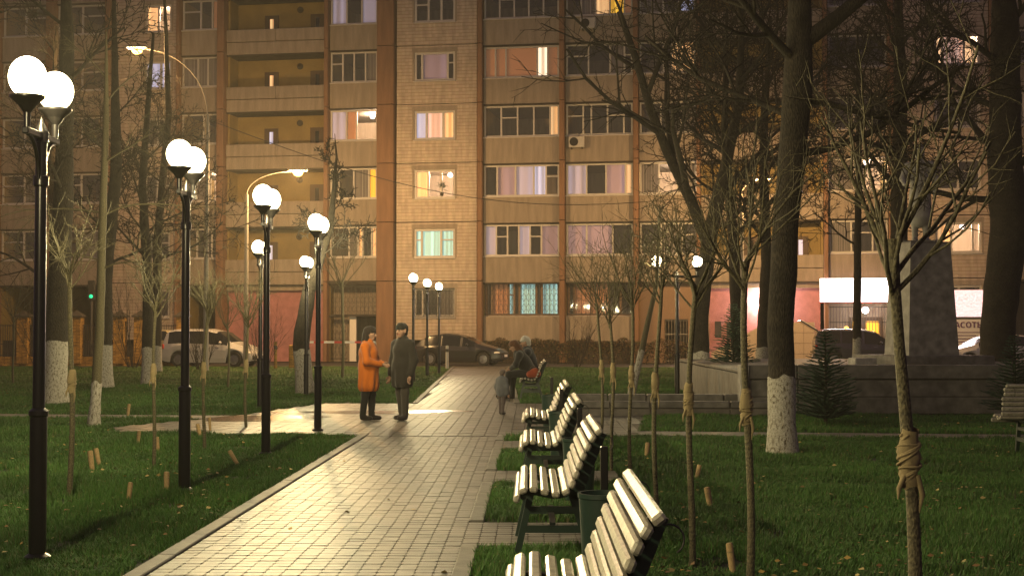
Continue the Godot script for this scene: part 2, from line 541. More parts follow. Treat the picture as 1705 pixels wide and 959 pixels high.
func ground_and_paths() -> void:
	var g = sheet("ground", PackedVector2Array([Vector2(-160, 40), Vector2(160, 40), Vector2(160, -200), Vector2(-160, -200)]), -0.02, 0.5, M.soil)
	sheet("road", PackedVector2Array([Vector2(-80, -63.5), Vector2(-7.4, -64.2), Vector2(-4.0, -65.2), Vector2(1.5, -65.2), Vector2(4.0, -63.5), Vector2(80, -54.0), Vector2(80, -62), Vector2(12, -69.0), Vector2(-10, -73.5), Vector2(-80, -78)]), -0.004, 0.012, M.asphalt)
	# main path: kerbs at both sides, square stones between
	var path = Node3D.new()
	path.name = "path"; path.set_meta("kind", "structure")
	add_child(path)
	var X0 = -2.59; var X1 = -0.385; var KW = 0.125
	sheet("bedding", PackedVector2Array([Vector2(X0, 8), Vector2(X1, 8), Vector2(X1, -21.6), Vector2(X0, -21.6)]), -0.013, 0.02, M.joint, path)
	# cross plaza and far path
	var plaza = PackedVector2Array([Vector2(-2.59, -21.6), Vector2(-6.5, -22.4), Vector2(-6.9, -23.6), Vector2(-5.6, -26.4), Vector2(-4.6, -31.3), Vector2(2.6, -31.3), Vector2(1.6, -21.6)])
	sheet("bedding", plaza, -0.0125, 0.02, M.joint, path)
	var far = PackedVector2Array([Vector2(-2.52, -31.3), Vector2(-0.3, -31.3), Vector2(-1.05, -65.3), Vector2(-3.5, -65.3)])
	sheet("bedding", far, -0.013, 0.02, M.joint, path)
	var rng = RandomNumberGenerator.new()
	rng.seed = 21
	var stuff = MB.new()
	var px = 0.1215; var pz = 0.1166
	var variants = []
	for k in 6:
		var mb = MB.new()
		var t = rng.randf_range(0.84, 1.06)
		mb.col = Color(t, t * rng.randf_range(0.97, 1.01), t * rng.randf_range(0.94, 1.0))
		octagon_paver(mb, 0, 0, px - 0.0018, pz - 0.007, 0.0, 0.013, 0.012)
		variants.append(mb.mesh())
	var z = 6.0
	var made = 0
	while z > -21.5:
		var x = X0 + KW + 0.012 + px * 0.5
		while x < X1 - KW - px * 0.4:
			var y = rng.randf_range(-0.0022, 0.0012)
			if z < -9.15 and made < 300:
				var o = inst("paving_stone", variants[rng.randi() % 6], M.paver, path)
				o.position = Vector3(x, y, z)
				o.rotation = Vector3(rng.randf_range(-0.012, 0.012), rng.randf_range(-0.01, 0.01), rng.randf_range(-0.012, 0.012))
				made += 1
			else:
				var t = rng.randf_range(0.82, 1.07)
				stuff.col = Color(t, t * rng.randf_range(0.97, 1.01), t * rng.randf_range(0.94, 1.0))
				octagon_paver(stuff, x, z, px - 0.0018, pz - 0.007, y, 0.013, 0.012)
			x += px
		z -= pz
	# plaza and far path stones, laid as oblong blocks
	for area in [[plaza, -6.9, 2.6, -31.3, -21.6], [far, -3.5, -0.3, -65.3, -31.3]]:
		var pw = 0.2 if area[0] == plaza else 0.24
		var zz: float = area[4] - 0.1
		while zz > area[3]:
			var xx: float = area[1] + 0.1
			while xx < area[2]:
				if Geometry2D.is_point_in_polygon(Vector2(xx - 0.08, zz), area[0]) and Geometry2D.is_point_in_polygon(Vector2(xx + 0.08, zz), area[0]):
					var t = rng.randf_range(0.78, 1.06)
					stuff.col = Color(t, t * rng.randf_range(0.97, 1.01), t * rng.randf_range(0.93, 1.0))
					octagon_paver(stuff, xx, zz, 0.192, pw - 0.008, rng.randf_range(-0.0025, 0.0015), 0.012, 0.014)
				xx += 0.2
			zz -= pw
	# bench bays
	var bays = [-11.2, -15.6, -20.0, -6.9]
	for b in bays:
		var by = sheet("bedding", PackedVector2Array([Vector2(X1 - KW - 0.02, b + 0.68), Vector2(0.95, b + 0.68), Vector2(0.95, b - 0.68), Vector2(X1 - KW - 0.02, b - 0.68)]), -0.0135, 0.02, M.joint, path)
		var xx = X1 - KW + 0.062
		while xx < 0.93:
			var zz: float = b + 0.62
			while zz > b - 0.66:
				var t = rng.randf_range(0.8, 1.05)
				stuff.col = Color(t, t, t * 0.96)
				octagon_paver(stuff, xx, zz, px - 0.0018, pz - 0.007, rng.randf_range(-0.002, 0.001), 0.013, 0.012)
				zz -= pz
			xx += px
	var so = part("paving_stone", stuff, M.paver, path)
	so.set_meta("kind", "stuff")
	# kerb stones, one metre each
	var km = []
	for k in 4:
		var mb = MB.new()
		var t = rng.randf_range(0.85, 1.05)
		mb.col = Color(t, t, t * 0.97)
		mb.cbox(Vector3.ZERO, Vector3(KW, 0.12, 0.992), 0.008)
		km.append(mb.mesh())
	var zk = 4.0
	while zk > -21.2:
		var o = inst("kerb_stone", km[rng.randi() % 4], M.kerb, path)
		o.position = Vector3(X0 + KW * 0.5, -0.046 + rng.randf_range(-0.003, 0.003), zk - 0.5)
		o.rotation.y = rng.randf_range(-0.004, 0.004)
		zk -= 1.0
	for run in [[4.0, -6.22], [-7.58, -10.52], [-11.88, -14.92], [-16.28, -19.32], [-20.68, -21.5]]:
		var m = maxi(1, int(round(run[0] - run[1])))
		for i in m:
			var o = inst("kerb_stone", km[rng.randi() % 4], M.kerb, path)
			o.position = Vector3(X1 - KW * 0.5, -0.05 + rng.randf_range(-0.003, 0.002), lerpf(run[0], run[1], (i + 0.5) / m))
			o.scale.z = (run[0] - run[1]) / m
	# kerbs of the far path
	for i in 34:
		for s in 2:
			var zz = -31.8 - i * 1.0
			var f = (zz + 31.3) / -34.0
			var o = inst("kerb_stone", km[rng.randi() % 4], M.kerb, path)
			o.position = Vector3(lerpf(-2.52, -3.5, f) if s == 0 else lerpf(-0.3, -1.05, f), -0.04, zz)
			o.rotation.y = atan2(0.98, 34.0) if s == 0 else atan2(0.75, 34.0)
	# narrow concrete side paths
	sheet("side_path", PackedVector2Array([Vector2(-5.9, -25.8), Vector2(-5.55, -26.7), Vector2(-30, -29.4), Vector2(-30, -28.6)]), 0.004, 0.1, M.slab_path)
	sheet("side_path", PackedVector2Array([Vector2(1.7, -22.6), Vector2(1.6, -21.75), Vector2(16, -20.2), Vector2(16, -20.9)]), 0.004, 0.1, M.slab_path)
	# standing water left on the stones
	for e in [[-5.1, -26.1, 1.25, 0.9, 3], [-3.2, -27.9, 1.6, 0.5, 4], [-1.9, -28.4, 0.8, 0.22, 5]]:
		rng.seed = e[4]
		var pp = PackedVector2Array()
		for k in 28:
			var a = TAU * k / 28.0
			var rr = 1.0 + 0.22 * sin(a * 3.0 + e[4]) + rng.randf_range(-0.14, 0.14)
			pp.append(Vector2(e[0] + cos(a) * e[2] * rr, e[1] + sin(a) * e[3] * rr))
		sheet("puddle", pp, 0.0026, 0.003, M.water)
	var gg = g
	gg.set_meta("kind", "structure")

# ---------------------------------------------------------------- apartment block
func building() -> void:
	var b = thing("apartment_building", "long panel apartment block with tiled walls, glazed loggias and lit windows", "building", Vector3(-4.75, -0.1, -74.0), deg_to_rad(-9.0))
	b.scale = Vector3.ONE * 1.066
	var F = 2.86
	var fill = MB.new()
	# core of the block behind the facade pieces
	fill.span(Vector3(-40, 0, -14), Vector3(36, 25.5, -4.5))
	part("wall", fill, M.parapet, b)
	var rf = MB.new()
	rf.span(Vector3(-40.4, 25.5, -14.4), Vector3(36.4, 26.0, 0.5))
	part("roof", rf, M.foundation, b)
	var fd = MB.new()
	fd.span(Vector3(-40, 0.0, -4.5), Vector3(-10.9, 1.12, -0.32))
	fd.span(Vector3(-3.05, 0.0, -4.5), Vector3(10.84, 1.12, -0.32))
	fd.span(Vector3(21.15, 0.0, -4.5), Vector3(36, 1.12, -0.32))
	fd.span(Vector3(-10.9, -0.1, -4.5), Vector3(-3.05, 0.08, -0.32))
	fd.span(Vector3(10.84, -0.1, -4.5), Vector3(21.15, 0.08, -0.32))
	part("foundation_wall", fd, M.foundation, b)
	# codes of glazing: d dark, c dim cloth, w warm, p pale, W bright, l, m, s painted glow of lilac, mauve, bluish reflected sky, a aqua, o amber, y yellow
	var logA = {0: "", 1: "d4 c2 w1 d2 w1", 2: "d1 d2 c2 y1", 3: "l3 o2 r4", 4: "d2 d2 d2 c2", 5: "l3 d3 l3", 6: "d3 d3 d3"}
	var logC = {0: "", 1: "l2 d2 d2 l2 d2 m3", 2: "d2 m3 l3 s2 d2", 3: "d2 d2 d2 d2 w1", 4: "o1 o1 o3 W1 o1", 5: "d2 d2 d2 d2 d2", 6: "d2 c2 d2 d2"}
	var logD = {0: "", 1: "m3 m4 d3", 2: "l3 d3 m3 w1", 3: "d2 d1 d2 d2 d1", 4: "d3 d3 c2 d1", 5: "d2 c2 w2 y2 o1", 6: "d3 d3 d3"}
	var logE = {0: "", 1: "d3 c3 d2", 2: "c3 r3 c3", 3: "d3 d3 c2", 4: "d3 d1 w3", 5: "c3 d2 s2", 6: "d3 d3"}
	var logG = {0: "", 1: "c3 d3 c2", 2: "c3 w1 r3", 3: "d3 d2 d2", 4: "d3 d3", 5: "d3 d3", 6: "d3 d3"}
	var logK = {0: "", 1: "d3 d3 d1", 2: "c2 c2 r1", 3: "d3 d2", 4: "c3 c2 c2", 5: "d3 d2 o1", 6: "d3 d3"}
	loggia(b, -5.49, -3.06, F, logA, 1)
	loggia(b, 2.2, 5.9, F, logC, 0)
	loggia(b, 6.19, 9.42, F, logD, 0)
	loggia(b, 9.7, 12.38, F, logE, 1)
	loggia(b, 18.43, 21.12, F, logG, 1)
	loggia(b, -13.2, -11.24, F, logK, 1)
	loggia(b, -22.9, -20.4, F, {0: "", 1: "d2 d2", 2: "d2 c2", 3: "d2 d2", 4: "d2 d2", 5: "d2 d2", 6: "d2 d2"}, 1)
	loggia(b, -19.9, -17.2, F, {0: "", 1: "d2 c2", 2: "d2 d2", 3: "d2 d2", 4: "d2 d2", 5: "d2 d2", 6: "d2 d2"}, 1)
	loggia(b, 25.9, 29.5, F, {0: "", 1: "d2 d2 d2", 2: "d2 c2", 3: "d2 d2 d2", 4: "d2 d2", 5: "d2 d2", 6: "d2 d2"}, 1)
	tiled(b, -2.1, 1.91, -1.2, 0.82, F, {0: "d1 d2 c2", 1: "a1/ a3 a2/", 2: "w2 r2 r2", 3: "s2 p3 w2", 4: "d1 m4 d1", 5: "d2/ d2 d2", 6: "d2 d2 d2"})
	tiled(b, -16.9, -13.4, -15.1, -13.7, F, {0: "d2 d2", 1: "d2 d2", 2: "d2 d2", 3: "d2 d2", 4: "s3 s2", 5: "w2 r2/", 6: "d2 d2"})
	tiled(b, 21.4, 25.6, 23.2, 25.2, F, {0: "d1 d1", 1: "w2 r3 r1", 2: "d2 d2", 3: "d2 c2", 4: "r1 p3 r2", 5: "d2 d2", 6: "d2 d2"})
	balcony(b, -10.84, -5.73, F, [-8.95, -6.55], 1)
	balcony(b, 12.6, 18.2, F, [14.9, 17.2], 1)
	# pilasters between the bays
	for e in [[-3.0, -2.16, 0.42], [1.95, 2.18, 0.3], [5.92, 6.17, 0.3], [9.44, 9.68, 0.3], [12.4, 12.58, 0.3], [18.22, 18.41, 0.3], [21.14, 21.38, 0.3], [25.62, 25.88, 0.3], [-5.71, -5.51, 0.3], [-11.22, -10.86, 0.34], [-13.38, -13.22, 0.3], [-17.18, -16.92, 0.3], [-20.38, -19.92, 0.3], [-23.4, -22.92, 0.3], [29.52, 29.9, 0.3]]:
		var k = 0
		while k < 8:
			var mb = MB.new()
			var y0 = 0.1 if k == 0 else 4.0 + (k - 1) * F + 0.015
			var y1 = 4.0 + k * F - 0.015
			var t = 0.94 + 0.08 * fmod(k * 0.37 + absf(e[0]) * 0.21, 1.0)
			mb.col = Color(t, t, t)
			mb.cbox(Vector3((e[0] + e[1]) * 0.5, (y0 + y1) * 0.5, e[2] - 0.5), Vector3(e[1] - e[0], y1 - y0, 1.0), 0.02)
			part("pilaster", mb, M.pilaster, b)
			k += 1
	ground_floor(b)

func pane_material(k: String) -> Material:
	return M[{"c": "dim_cloth", "w": "room_warm", "p": "room_pale", "W": "room_bright", "l": "sky_reflect_lilac", "m": "sky_reflect_mauve", "s": "bluish_glow", "a": "room_aqua", "o": "room_amber", "y": "room_yellow"}[k]]

func window(b: Node3D, u0: float, u1: float, v0: float, v1: float, z: float, code: String, fm: Material, fw := 0.08) -> void:
	# frame with mullions; each light has its pane and what hangs behind it
	var bits = code.split(" ")
	var total = 0.0
	for s in bits: total += float(s.substr(1, 1))
	var fr = MB.new()
	var d = 0.10
	fr.span(Vector3(u0, v0, z - d), Vector3(u1, v0 + fw, z))
	fr.span(Vector3(u0, v1 - fw, z - d), Vector3(u1, v1, z))
	var x = u0
	var open = []
	for i in bits.size():
		var w = (u1 - u0 - fw) * float(bits[i].substr(1, 1)) / total
		fr.span(Vector3(x, v0 + fw, z - d), Vector3(x + fw, v1 - fw, z - 0.002))
		open.append([x + fw, x + w, bits[i]])
		x += w
	fr.span(Vector3(u1 - fw, v0 + fw, z - d), Vector3(u1, v1 - fw, z - 0.002))
	for i in open.size():
		if open[i][2].ends_with("/") or (open[i][2].begins_with("d") and (i + int(absf(u0) * 7.0 + v0)) % 3 == 0):
			var h = lerpf(v0, v1, 0.62)
			fr.span(Vector3(open[i][0], h - 0.03, z - d + 0.02), Vector3(open[i][1], h + 0.03, z - 0.012))
	var wn = part("window", fr, fm, b)
	for o in open:
		var pm = MB.new()
		pm.quad(Vector3(o[0], v0 + fw, z - 0.06), Vector3(o[1], v0 + fw, z - 0.06), Vector3(o[1], v1 - fw, z - 0.06), Vector3(o[0], v1 - fw, z - 0.06))
		part("pane", pm, M.pane, wn)
		var k: String = o[2].substr(0, 1)
		if k == "d" or k == "r": continue
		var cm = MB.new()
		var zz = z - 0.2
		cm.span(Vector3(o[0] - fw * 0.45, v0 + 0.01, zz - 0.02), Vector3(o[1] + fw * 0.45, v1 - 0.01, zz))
		part("curtain", cm, pane_material(k), wn)  # for l, m and s this glowing sheet replaces the sky reflection
	if code.contains("r"):
		# a ceiling lamp burning in the room behind
		var lp = Vector3(u0 + (u1 - u0) * 0.7, v1 + 0.02, z - 1.7)
		var lm = MB.new()
		lm.tube([lp, lp + Vector3(0, 0.2, 0)], [0.012, 0.012], 6)
		var rl = part("room_lamp", lm, M.frame, b)
		lm = MB.new()
		lm.ball(lp - Vector3(0, 0.1, 0), Vector3(0.13, 0.11, 0.13), 14, 10)
		part("lamp_globe", lm, M.sign_white, rl)
		omni(lp - Vector3(0, 0.1, 0), Color(1.0, 0.84, 0.68), 26.0, 0.12, b)
	var sl = MB.new()
	sl.cbox(Vector3((u0 + u1) * 0.5, v0 - 0.03, z + 0.03), Vector3(u1 - u0 + 0.08, 0.05, 0.2), 0.01)
	part("sill", sl, M.frame, wn)

func loggia(b: Node3D, u0: float, u1: float, F: float, rows: Dictionary, first: int) -> void:
	for k in range(first, 8):
		var vb = 2.36 + F * k
		# parapet below the glazing
		var y0 = vb - 1.30 if k > 0 else 1.12
		var mb = MB.new()
		var t = 0.93 + 0.09 * fmod(k * 0.61 + absf(u0) * 0.37, 1.0)
		mb.col = Color(t, t, t * 0.99)
		if k >= first:
			mb.cbox(Vector3((u0 + u1) * 0.5, (y0 + vb - 0.07) * 0.5, -0.12), Vector3(u1 - u0, vb - 0.07 - y0, 0.24), 0.012)
			part("parapet_panel", mb, M.parapet, b)
			var sm = MB.new()
			sm.span(Vector3(u0, y0 - 0.07, -4.5), Vector3(u1, y0 - 0.005, 0.05))
			part("floor_slab", sm, M.foundation, b)
		if rows.has(k) and rows[k] != "":
			var fm: Material = M.frame if (k * 3 + int(absf(u0))) % 3 else M.white_paint
			window(b, u0 + 0.03, u1 - 0.03, vb - 0.03, vb + 1.47, -0.06, rows[k], fm, 0.075)
		elif k > 0:
			mb = MB.new()
			mb.span(Vector3(u0, vb - 0.07, -0.9), Vector3(u1, vb + 1.5, -0.8))
			part("wall", mb, M.backwall, b)
	# side walls of the bay
	var sw = MB.new()
	for x in [u0 - 0.1, u1]:
		sw.span(Vector3(x, 0.1, -4.5), Vector3(x + 0.1, 25.4, -0.2))
	part("wall", sw, M.backwall, b)

func tiled(b: Node3D, u0: float, u1: float, w0: float, w1: float, F: float, rows: Dictionary) -> void:
	for k in 8:
		var v0 = 4.0 + F * (k - 1)
		var v1 = 4.0 + F * k
		if k == 0: v0 = 1.15
		var wb = 2.27 + F * k; var wt = wb + 1.4
		var mb = MB.new()
		var t = 0.95 + 0.07 * fmod(k * 0.47, 1.0)
		mb.col = Color(t, t, t)
		var z = 0.1; var zb = -0.3
		var g = 0.02
		mb.span(Vector3(u0 + g, v0 + g, zb), Vector3(w0, v1 - g, z))
		mb.span(Vector3(w1, v0 + g, zb), Vector3(u1 - g, v1 - g, z))
		mb.span(Vector3(w0, v0 + g, zb), Vector3(w1, wb, z - 0.0005))
		mb.span(Vector3(w0, wt, zb), Vector3(w1, v1 - g, z - 0.0005))
		part("tiled_panel", mb, M.tilewall, b)
		mb = MB.new()
		mb.span(Vector3(u0 - 0.05, v0 - 0.02, -0.5), Vector3(w0 - 0.02, v1 - 0.02, -0.31))
		mb.span(Vector3(w1 + 0.02, v0 - 0.02, -0.5), Vector3(u1 + 0.05, v1 - 0.02, -0.31))
		mb.span(Vector3(w0 - 0.02, wt, -0.5), Vector3(w1 + 0.02, v1 - 0.02, -0.31))
		mb.span(Vector3(w0 - 0.02, v0 - 0.02, -0.5), Vector3(w1 + 0.02, wb, -0.31))
		part("seam_backing", mb, M.seam, b)
		mb = MB.new()
		mb.span(Vector3(u0, v1 - 0.1, -4.5), Vector3(u1, v1 + 0.04, -0.5))
		mb.span(Vector3(u0 - 0.05, v0, -4.5), Vector3(u0 + 0.05, v1 - 0.1, -0.5))
		mb.span(Vector3(u1 - 0.05, v0, -4.5), Vector3(u1 + 0.05, v1 - 0.1, -0.5))
		part("wall", mb, M.parapet, b)
		if rows.has(k):
			# plain rendered band round the opening
			var bd = MB.new()
			bd.span(Vector3(w0 - 0.12, wt + 0.001, z - 0.02), Vector3(w1 + 0.12, wt + 0.22, z + 0.012))
			bd.span(Vector3(w0 - 0.1, wb, z - 0.02), Vector3(w0 - 0.001, wt, z + 0.012))
			bd.span(Vector3(w1 + 0.001, wb, z - 0.02), Vector3(w1 + 0.1, wt, z + 0.012))
			part("window_surround", bd, M.parapet, b)
			window(b, w0 + 0.002, w1 - 0.002, wb + 0.002, wt - 0.002, z - 0.05, rows[k], M.frame, 0.1)

func balcony(b: Node3D, u0: float, u1: float, F: float, doors: Array, first: int) -> void:
	# open landings: parapet in front, yellow back wall with a door that has a narrow glass strip
	for k in range(first, 8):
		var vb = 2.36 + F * k - 0.1
		var mb = MB.new()
		var t = 0.93 + 0.08 * fmod(k * 0.53, 1.0)
		mb.col = Color(t, t, t)
		var um = (u0 + u1) * 0.5
		for e in [[u0, um - 0.01], [um + 0.01, u1]]:
			mb.cbox(Vector3((e[0] + e[1]) * 0.5, vb - 0.30, -0.1), Vector3(e[1] - e[0], 0.60, 0.2), 0.012)
		part("parapet_panel", mb, M.parapet, b)
		mb = MB.new()
		mb.cbox(Vector3(um, vb - 0.93, -0.14), Vector3(u1 - u0, 0.60, 0.2), 0.012)
		part("parapet_panel", mb, M.parapet, b)
		var sl = MB.new()
		sl.span(Vector3(u0, vb - 1.30, -1.5), Vector3(u1, vb - 1.235, -0.05))
		part("floor_slab", sl, M.foundation, b)
		var bw = MB.new()
		bw.span(Vector3(u0, vb - 1.235, -1.6), Vector3(u1, vb + 1.56, -1.4))
		part("wall", bw, M.backwall, b)
		for i in doors.size():
			var x: float = doors[i]
			var dm = MB.new()
			dm.span(Vector3(x - 0.36, vb - 1.1, -1.39), Vector3(x - 0.1, vb + 0.95, -1.33))
			dm.span(Vector3(x + 0.1, vb - 1.1, -1.39), Vector3(x + 0.36, vb + 0.95, -1.33))
			dm.span(Vector3(x - 0.1, vb - 1.1, -1.39), Vector3(x + 0.1, vb - 0.1, -1.331))
			dm.span(Vector3(x - 0.1, vb + 0.78, -1.39), Vector3(x + 0.1, vb + 0.95, -1.331))
			var dr = part("door", dm, M.door_brown, b)
			var gm = MB.new()
			gm.span(Vector3(x - 0.1, vb - 0.1, -1.38), Vector3(x + 0.1, vb + 0.78, -1.36))
			var lit = i == 0 and u0 < 0 or i == 1 and u0 > 0
			part("window_strip", gm, (M.room_warm if (k == 5 or k == 4) and u0 < 0 else M.bluish_glow) if lit else M.car_glass, dr)
		var vm = MB.new()
		vm.lathe([Vector2(0.16, 0), Vector2(0.16, 0.05), Vector2(0.11, 0.06), Vector2(0.1, 0.02), Vector2(0.0, 0.02)], 14, Vector3(lerpf(doors[0], doors[1], 0.62), vb + 1.2, -1.4), Basis(Vector3.RIGHT, PI / 2))
		part("vent", vm, M.foundation, b)
	var sw = MB.new()
	for x in [u0, u1 - 0.1]:
		sw.span(Vector3(x, 4.0, -1.5), Vector3(x + 0.1, 25.4, -0.25))
	part("wall", sw, M.backwall, b)

func grille(parent: Node, u0: float, u1: float, v0: float, v1: float, z: float) -> void:
	# welded bars with a wavy diamond pattern
	var mb = MB.new()
	var n = int(round((u1 - u0) / 0.22))
	for i in n + 1:
		var x = lerpf(u0 + 0.02, u1 - 0.02, float(i) / n)
		mb.tube([Vector3(x, v0, z), Vector3(x, v1, z)], [0.012, 0.012], 4, false)
	for i in n:
		var x = lerpf(u0 + 0.02, u1 - 0.02, (i + 0.5) / n)
		var w = (u1 - u0) / n * 0.5
		for r in 3:
			var y = lerpf(v0, v1, (r + 0.2) / 3.0)
			var h = (v1 - v0) / 3.6
			for s in [-1, 1]:
				mb.tube([Vector3(x, y, z), Vector3(x + s * w, y + h * 0.5, z), Vector3(x, y + h, z)], [0.009, 0.009, 0.009], 3, false)
	mb.span(Vector3(u0, v0 - 0.02, z - 0.02), Vector3(u1, v0 + 0.02, z + 0.02))
	mb.span(Vector3(u0, v1 - 0.02, z - 0.02), Vector3(u1, v1 + 0.02, z + 0.02))
	part("window_grille", mb, M.dark_metal, parent)

func ground_floor(b: Node3D) -> void:
	# glazing and bars at street level
	window(b, 2.25, 5.85, 2.33, 3.95, -0.3, "c1 o3 a1/ c1 a3 c1 a3", M.frame_brown, 0.1)
	grille(b, 2.25, 5.85, 2.4, 3.9, -0.08)
	window(b, 6.24, 9.37, 2.33, 3.95, -0.3, "c1 o3 o3 d2 d2", M.frame_brown, 0.1)
	grille(b, 6.24, 9.37, 2.4, 3.9, -0.08)
	grille(b, -1.18, 0.8, 2.3, 3.65, 0.13)
	# entrance under the first loggia: barred upper part, panelled wall, open dark doorway
	var mb = MB.new()
	mb.span(Vector3(-5.5, 0.1, -0.9), Vector3(-4.35, 3.9, -0.8))
	mb.span(Vector3(-4.35, 2.35, -0.9), Vector3(-3.05, 3.9, -0.8))
	part("wall", mb, M.parapet, b)
	grille(b, -5.45, -3.1, 2.4, 3.75, -0.2)
	grille(b, -5.45, -4.6, 0.25, 2.3, -0.2)
	mb = MB.new()
	mb.span(Vector3(-4.56, 0.12, -0.5), Vector3(-4.22, 2.3, -0.4))
	part("door_leaf", mb, M.stripe_white, b)
	mb = MB.new()
	mb.span(Vector3(-5.5, 3.92, -0.5), Vector3(-3.06, 4.05, 0.1))
	mb.span(Vector3(-5.5, 2.32, -0.35), Vector3(-3.06, 2.38, -0.1))
	mb.span(Vector3(-5.5, 4.05, -4.5), Vector3(-3.06, 4.12, -0.1))
	mb.span(Vector3(9.7, 4.05, -4.5), Vector3(12.95, 4.12, -0.3))
	part("lintel", mb, M.foundation, b)
	# pink shop fronts under the landings
	for e in [[-10.84, -5.73], [12.95, 18.05]]:
		mb = MB.new()
		mb.span(Vector3(e[0], 0.1, -0.75), Vector3(e[1], 3.6, -0.45))
		part("pink_wall", mb, M.pink, b)
		mb = MB.new()
		mb.span(Vector3(e[0], 3.6, -0.75), Vector3(e[1], 3.98, -0.2))
		part("lintel", mb, M.parapet, b)
	for e in [[13.2, 1.3], [13.75, 1.25], [15.9, 1.3]]:
		mb = MB.new()
		mb.span(Vector3(e[0], e[1], -0.44), Vector3(e[0] + 0.3, e[1] + 0.75, -0.40))
		part("wall_niche", mb, M.foundation, b)
	# brown clad bay with a barred gate
	mb = MB.new()
	mb.span(Vector3(9.7, 0.1, -0.6), Vector3(10.85, 4.0, -0.3))
	mb.span(Vector3(11.95, 0.1, -0.6), Vector3(12.95, 4.0, -0.3))
	mb.span(Vector3(10.85, 2.15, -0.6), Vector3(11.95, 4.0, -0.301))
	part("clad_wall", mb, M.frame_brown, b)
	mb = MB.new()
	for i in 8:
		mb.tube([Vector3(10.9 + i * 0.14, 0.1, -0.4), Vector3(10.9 + i * 0.14, 2.12, -0.4)], [0.014, 0.014], 4, false)
	for y in [0.2, 0.95, 1.45, 2.1]:
		mb.span(Vector3(10.86, y - 0.02, -0.42), Vector3(11.94, y + 0.02, -0.38))
	part("barred_gate", mb, M.galvanised, b)
	# shop entrance with railings under the light box
	mb = MB.new()
	mb.span(Vector3(18.43, 0.1, -1.3), Vector3(21.12, 4.0, -1.1))
	part("shop_wall", mb, M.parapet, b)
	mb = MB.new()
	mb.span(Vector3(19.4, 0.1, -1.09), Vector3(20.9, 2.25, -1.03))
	var dr = part("shop_door", mb, M.door_brown, b)
	for e in [[19.55, 19.85], [20.15, 20.75]]:
		mb = MB.new()
		mb.span(Vector3(e[0], 0.9, -1.02), Vector3(e[1], 2.05, -1.0))
		part("window_light", mb, M.room_yellow, dr)
	mb = MB.new()
	for i in 20:
		var x = 18.5 + i * 0.135
		mb.tube([Vector3(x, 0.1, -0.2), Vector3(x, 2.75, -0.2)], [0.012, 0.012], 4, false)
	for y in [0.5, 2.0, 2.7]:
		mb.span(Vector3(18.45, y - 0.02, -0.22), Vector3(21.1, y + 0.02, -0.18))
	part("railing", mb, M.dark_metal, b)
	mb = MB.new()
	mb.span(Vector3(21.4, 0.1, -0.2), Vector3(29.5, 1.14, 0.06))
	part("base_course", mb, M.foundation, b)

func on_facade(u: float, v: float, out: float) -> Vector3:
	return Transform3D(Basis(Vector3.UP, deg_to_rad(-9.0)).scaled(Vector3.ONE * 1.066), Vector3(-4.75, -0.1, -74.0)) * Vector3(u, v, out)

func lamps() -> void:
	var park = "twin globe park lamps"
	park_lamp(Vector3(-3.38, 0, -9.86), 0.285, 0.0, "tall black lamp post standing nearest the camera in the dark lawn", park, 1.0)
	park_lamp(Vector3(-3.38, 0, -14.04), 0.285, 0.0, "black lamp post second from the camera, left of the paved path", park, 1.0)
	park_lamp(Vector3(-3.36, 0, -18.25), 0.285, 0.0, "black lamp post third from the camera, near the plaza corner", park, 1.0)
	park_lamp(Vector3(-3.36, 0, -22.7), 0.285, 0.0, "black lamp post on the plaza edge beside the orange coat", park, 1.0)
	park_lamp(Vector3(-5.5, 0, -29.2), 0.285, 0.0, "black lamp post beyond the plaza, close behind the third post", park, 1.0)
	park_lamp(Vector3(-5.5, 0, -35.2), 0.285, 0.0, "black lamp post beside the leaning whitewashed trunk", park, 1.0)
	park_lamp(Vector3(-3.72, 0, -45.5), 0.2, 0.0, "far lamp post behind the person in dark clothes", park, 0.9)
	park_lamp(Vector3(-3.62, 0, -50.2), 0.2, 0.0, "far lamp post standing before the dark car's rear", park, 0.9)
	park_lamp(Vector3(-3.45, 0, -54.0), 0.2, 0.0, "farthest small lamp post before the dark car's roof", park, 0.9)
	park_lamp(Vector3(3.54, 0, -34.9), 0.5, PI / 2 + 0.1, "black lamp post with two globes held wide apart, on the right lawn", park, 0.8)
	park_lamp(Vector3(-3.38, 0, -5.6), 0.285, 0.0, "black lamp post standing outside the frame beside the nearest bench", park, 1.0)
	park_lamp(Vector3(-3.38, 0, -1.35), 0.285, 0.0, "black lamp post standing outside the frame level with the camera", park, 1.0)
	street_lamp(Vector3(-12.9, 0, -57.0), Vector3(-15.6, 12.85, -57.0), 10.2, "tall grey street lamp arching left over the trees, orange light", 0.85)
	street_lamp(Vector3(-12.3, 0, -62.0), Vector3(-10.3, 8.55, -62.5), 7.5, "pale street lamp with an arm to the right above the van", 1.4)
	street_lamp(Vector3(9.3, 0, -63.5), Vector3(10.15, 8.25, -63.5), 7.6, "street lamp glowing among the branches on the right", 1.1)

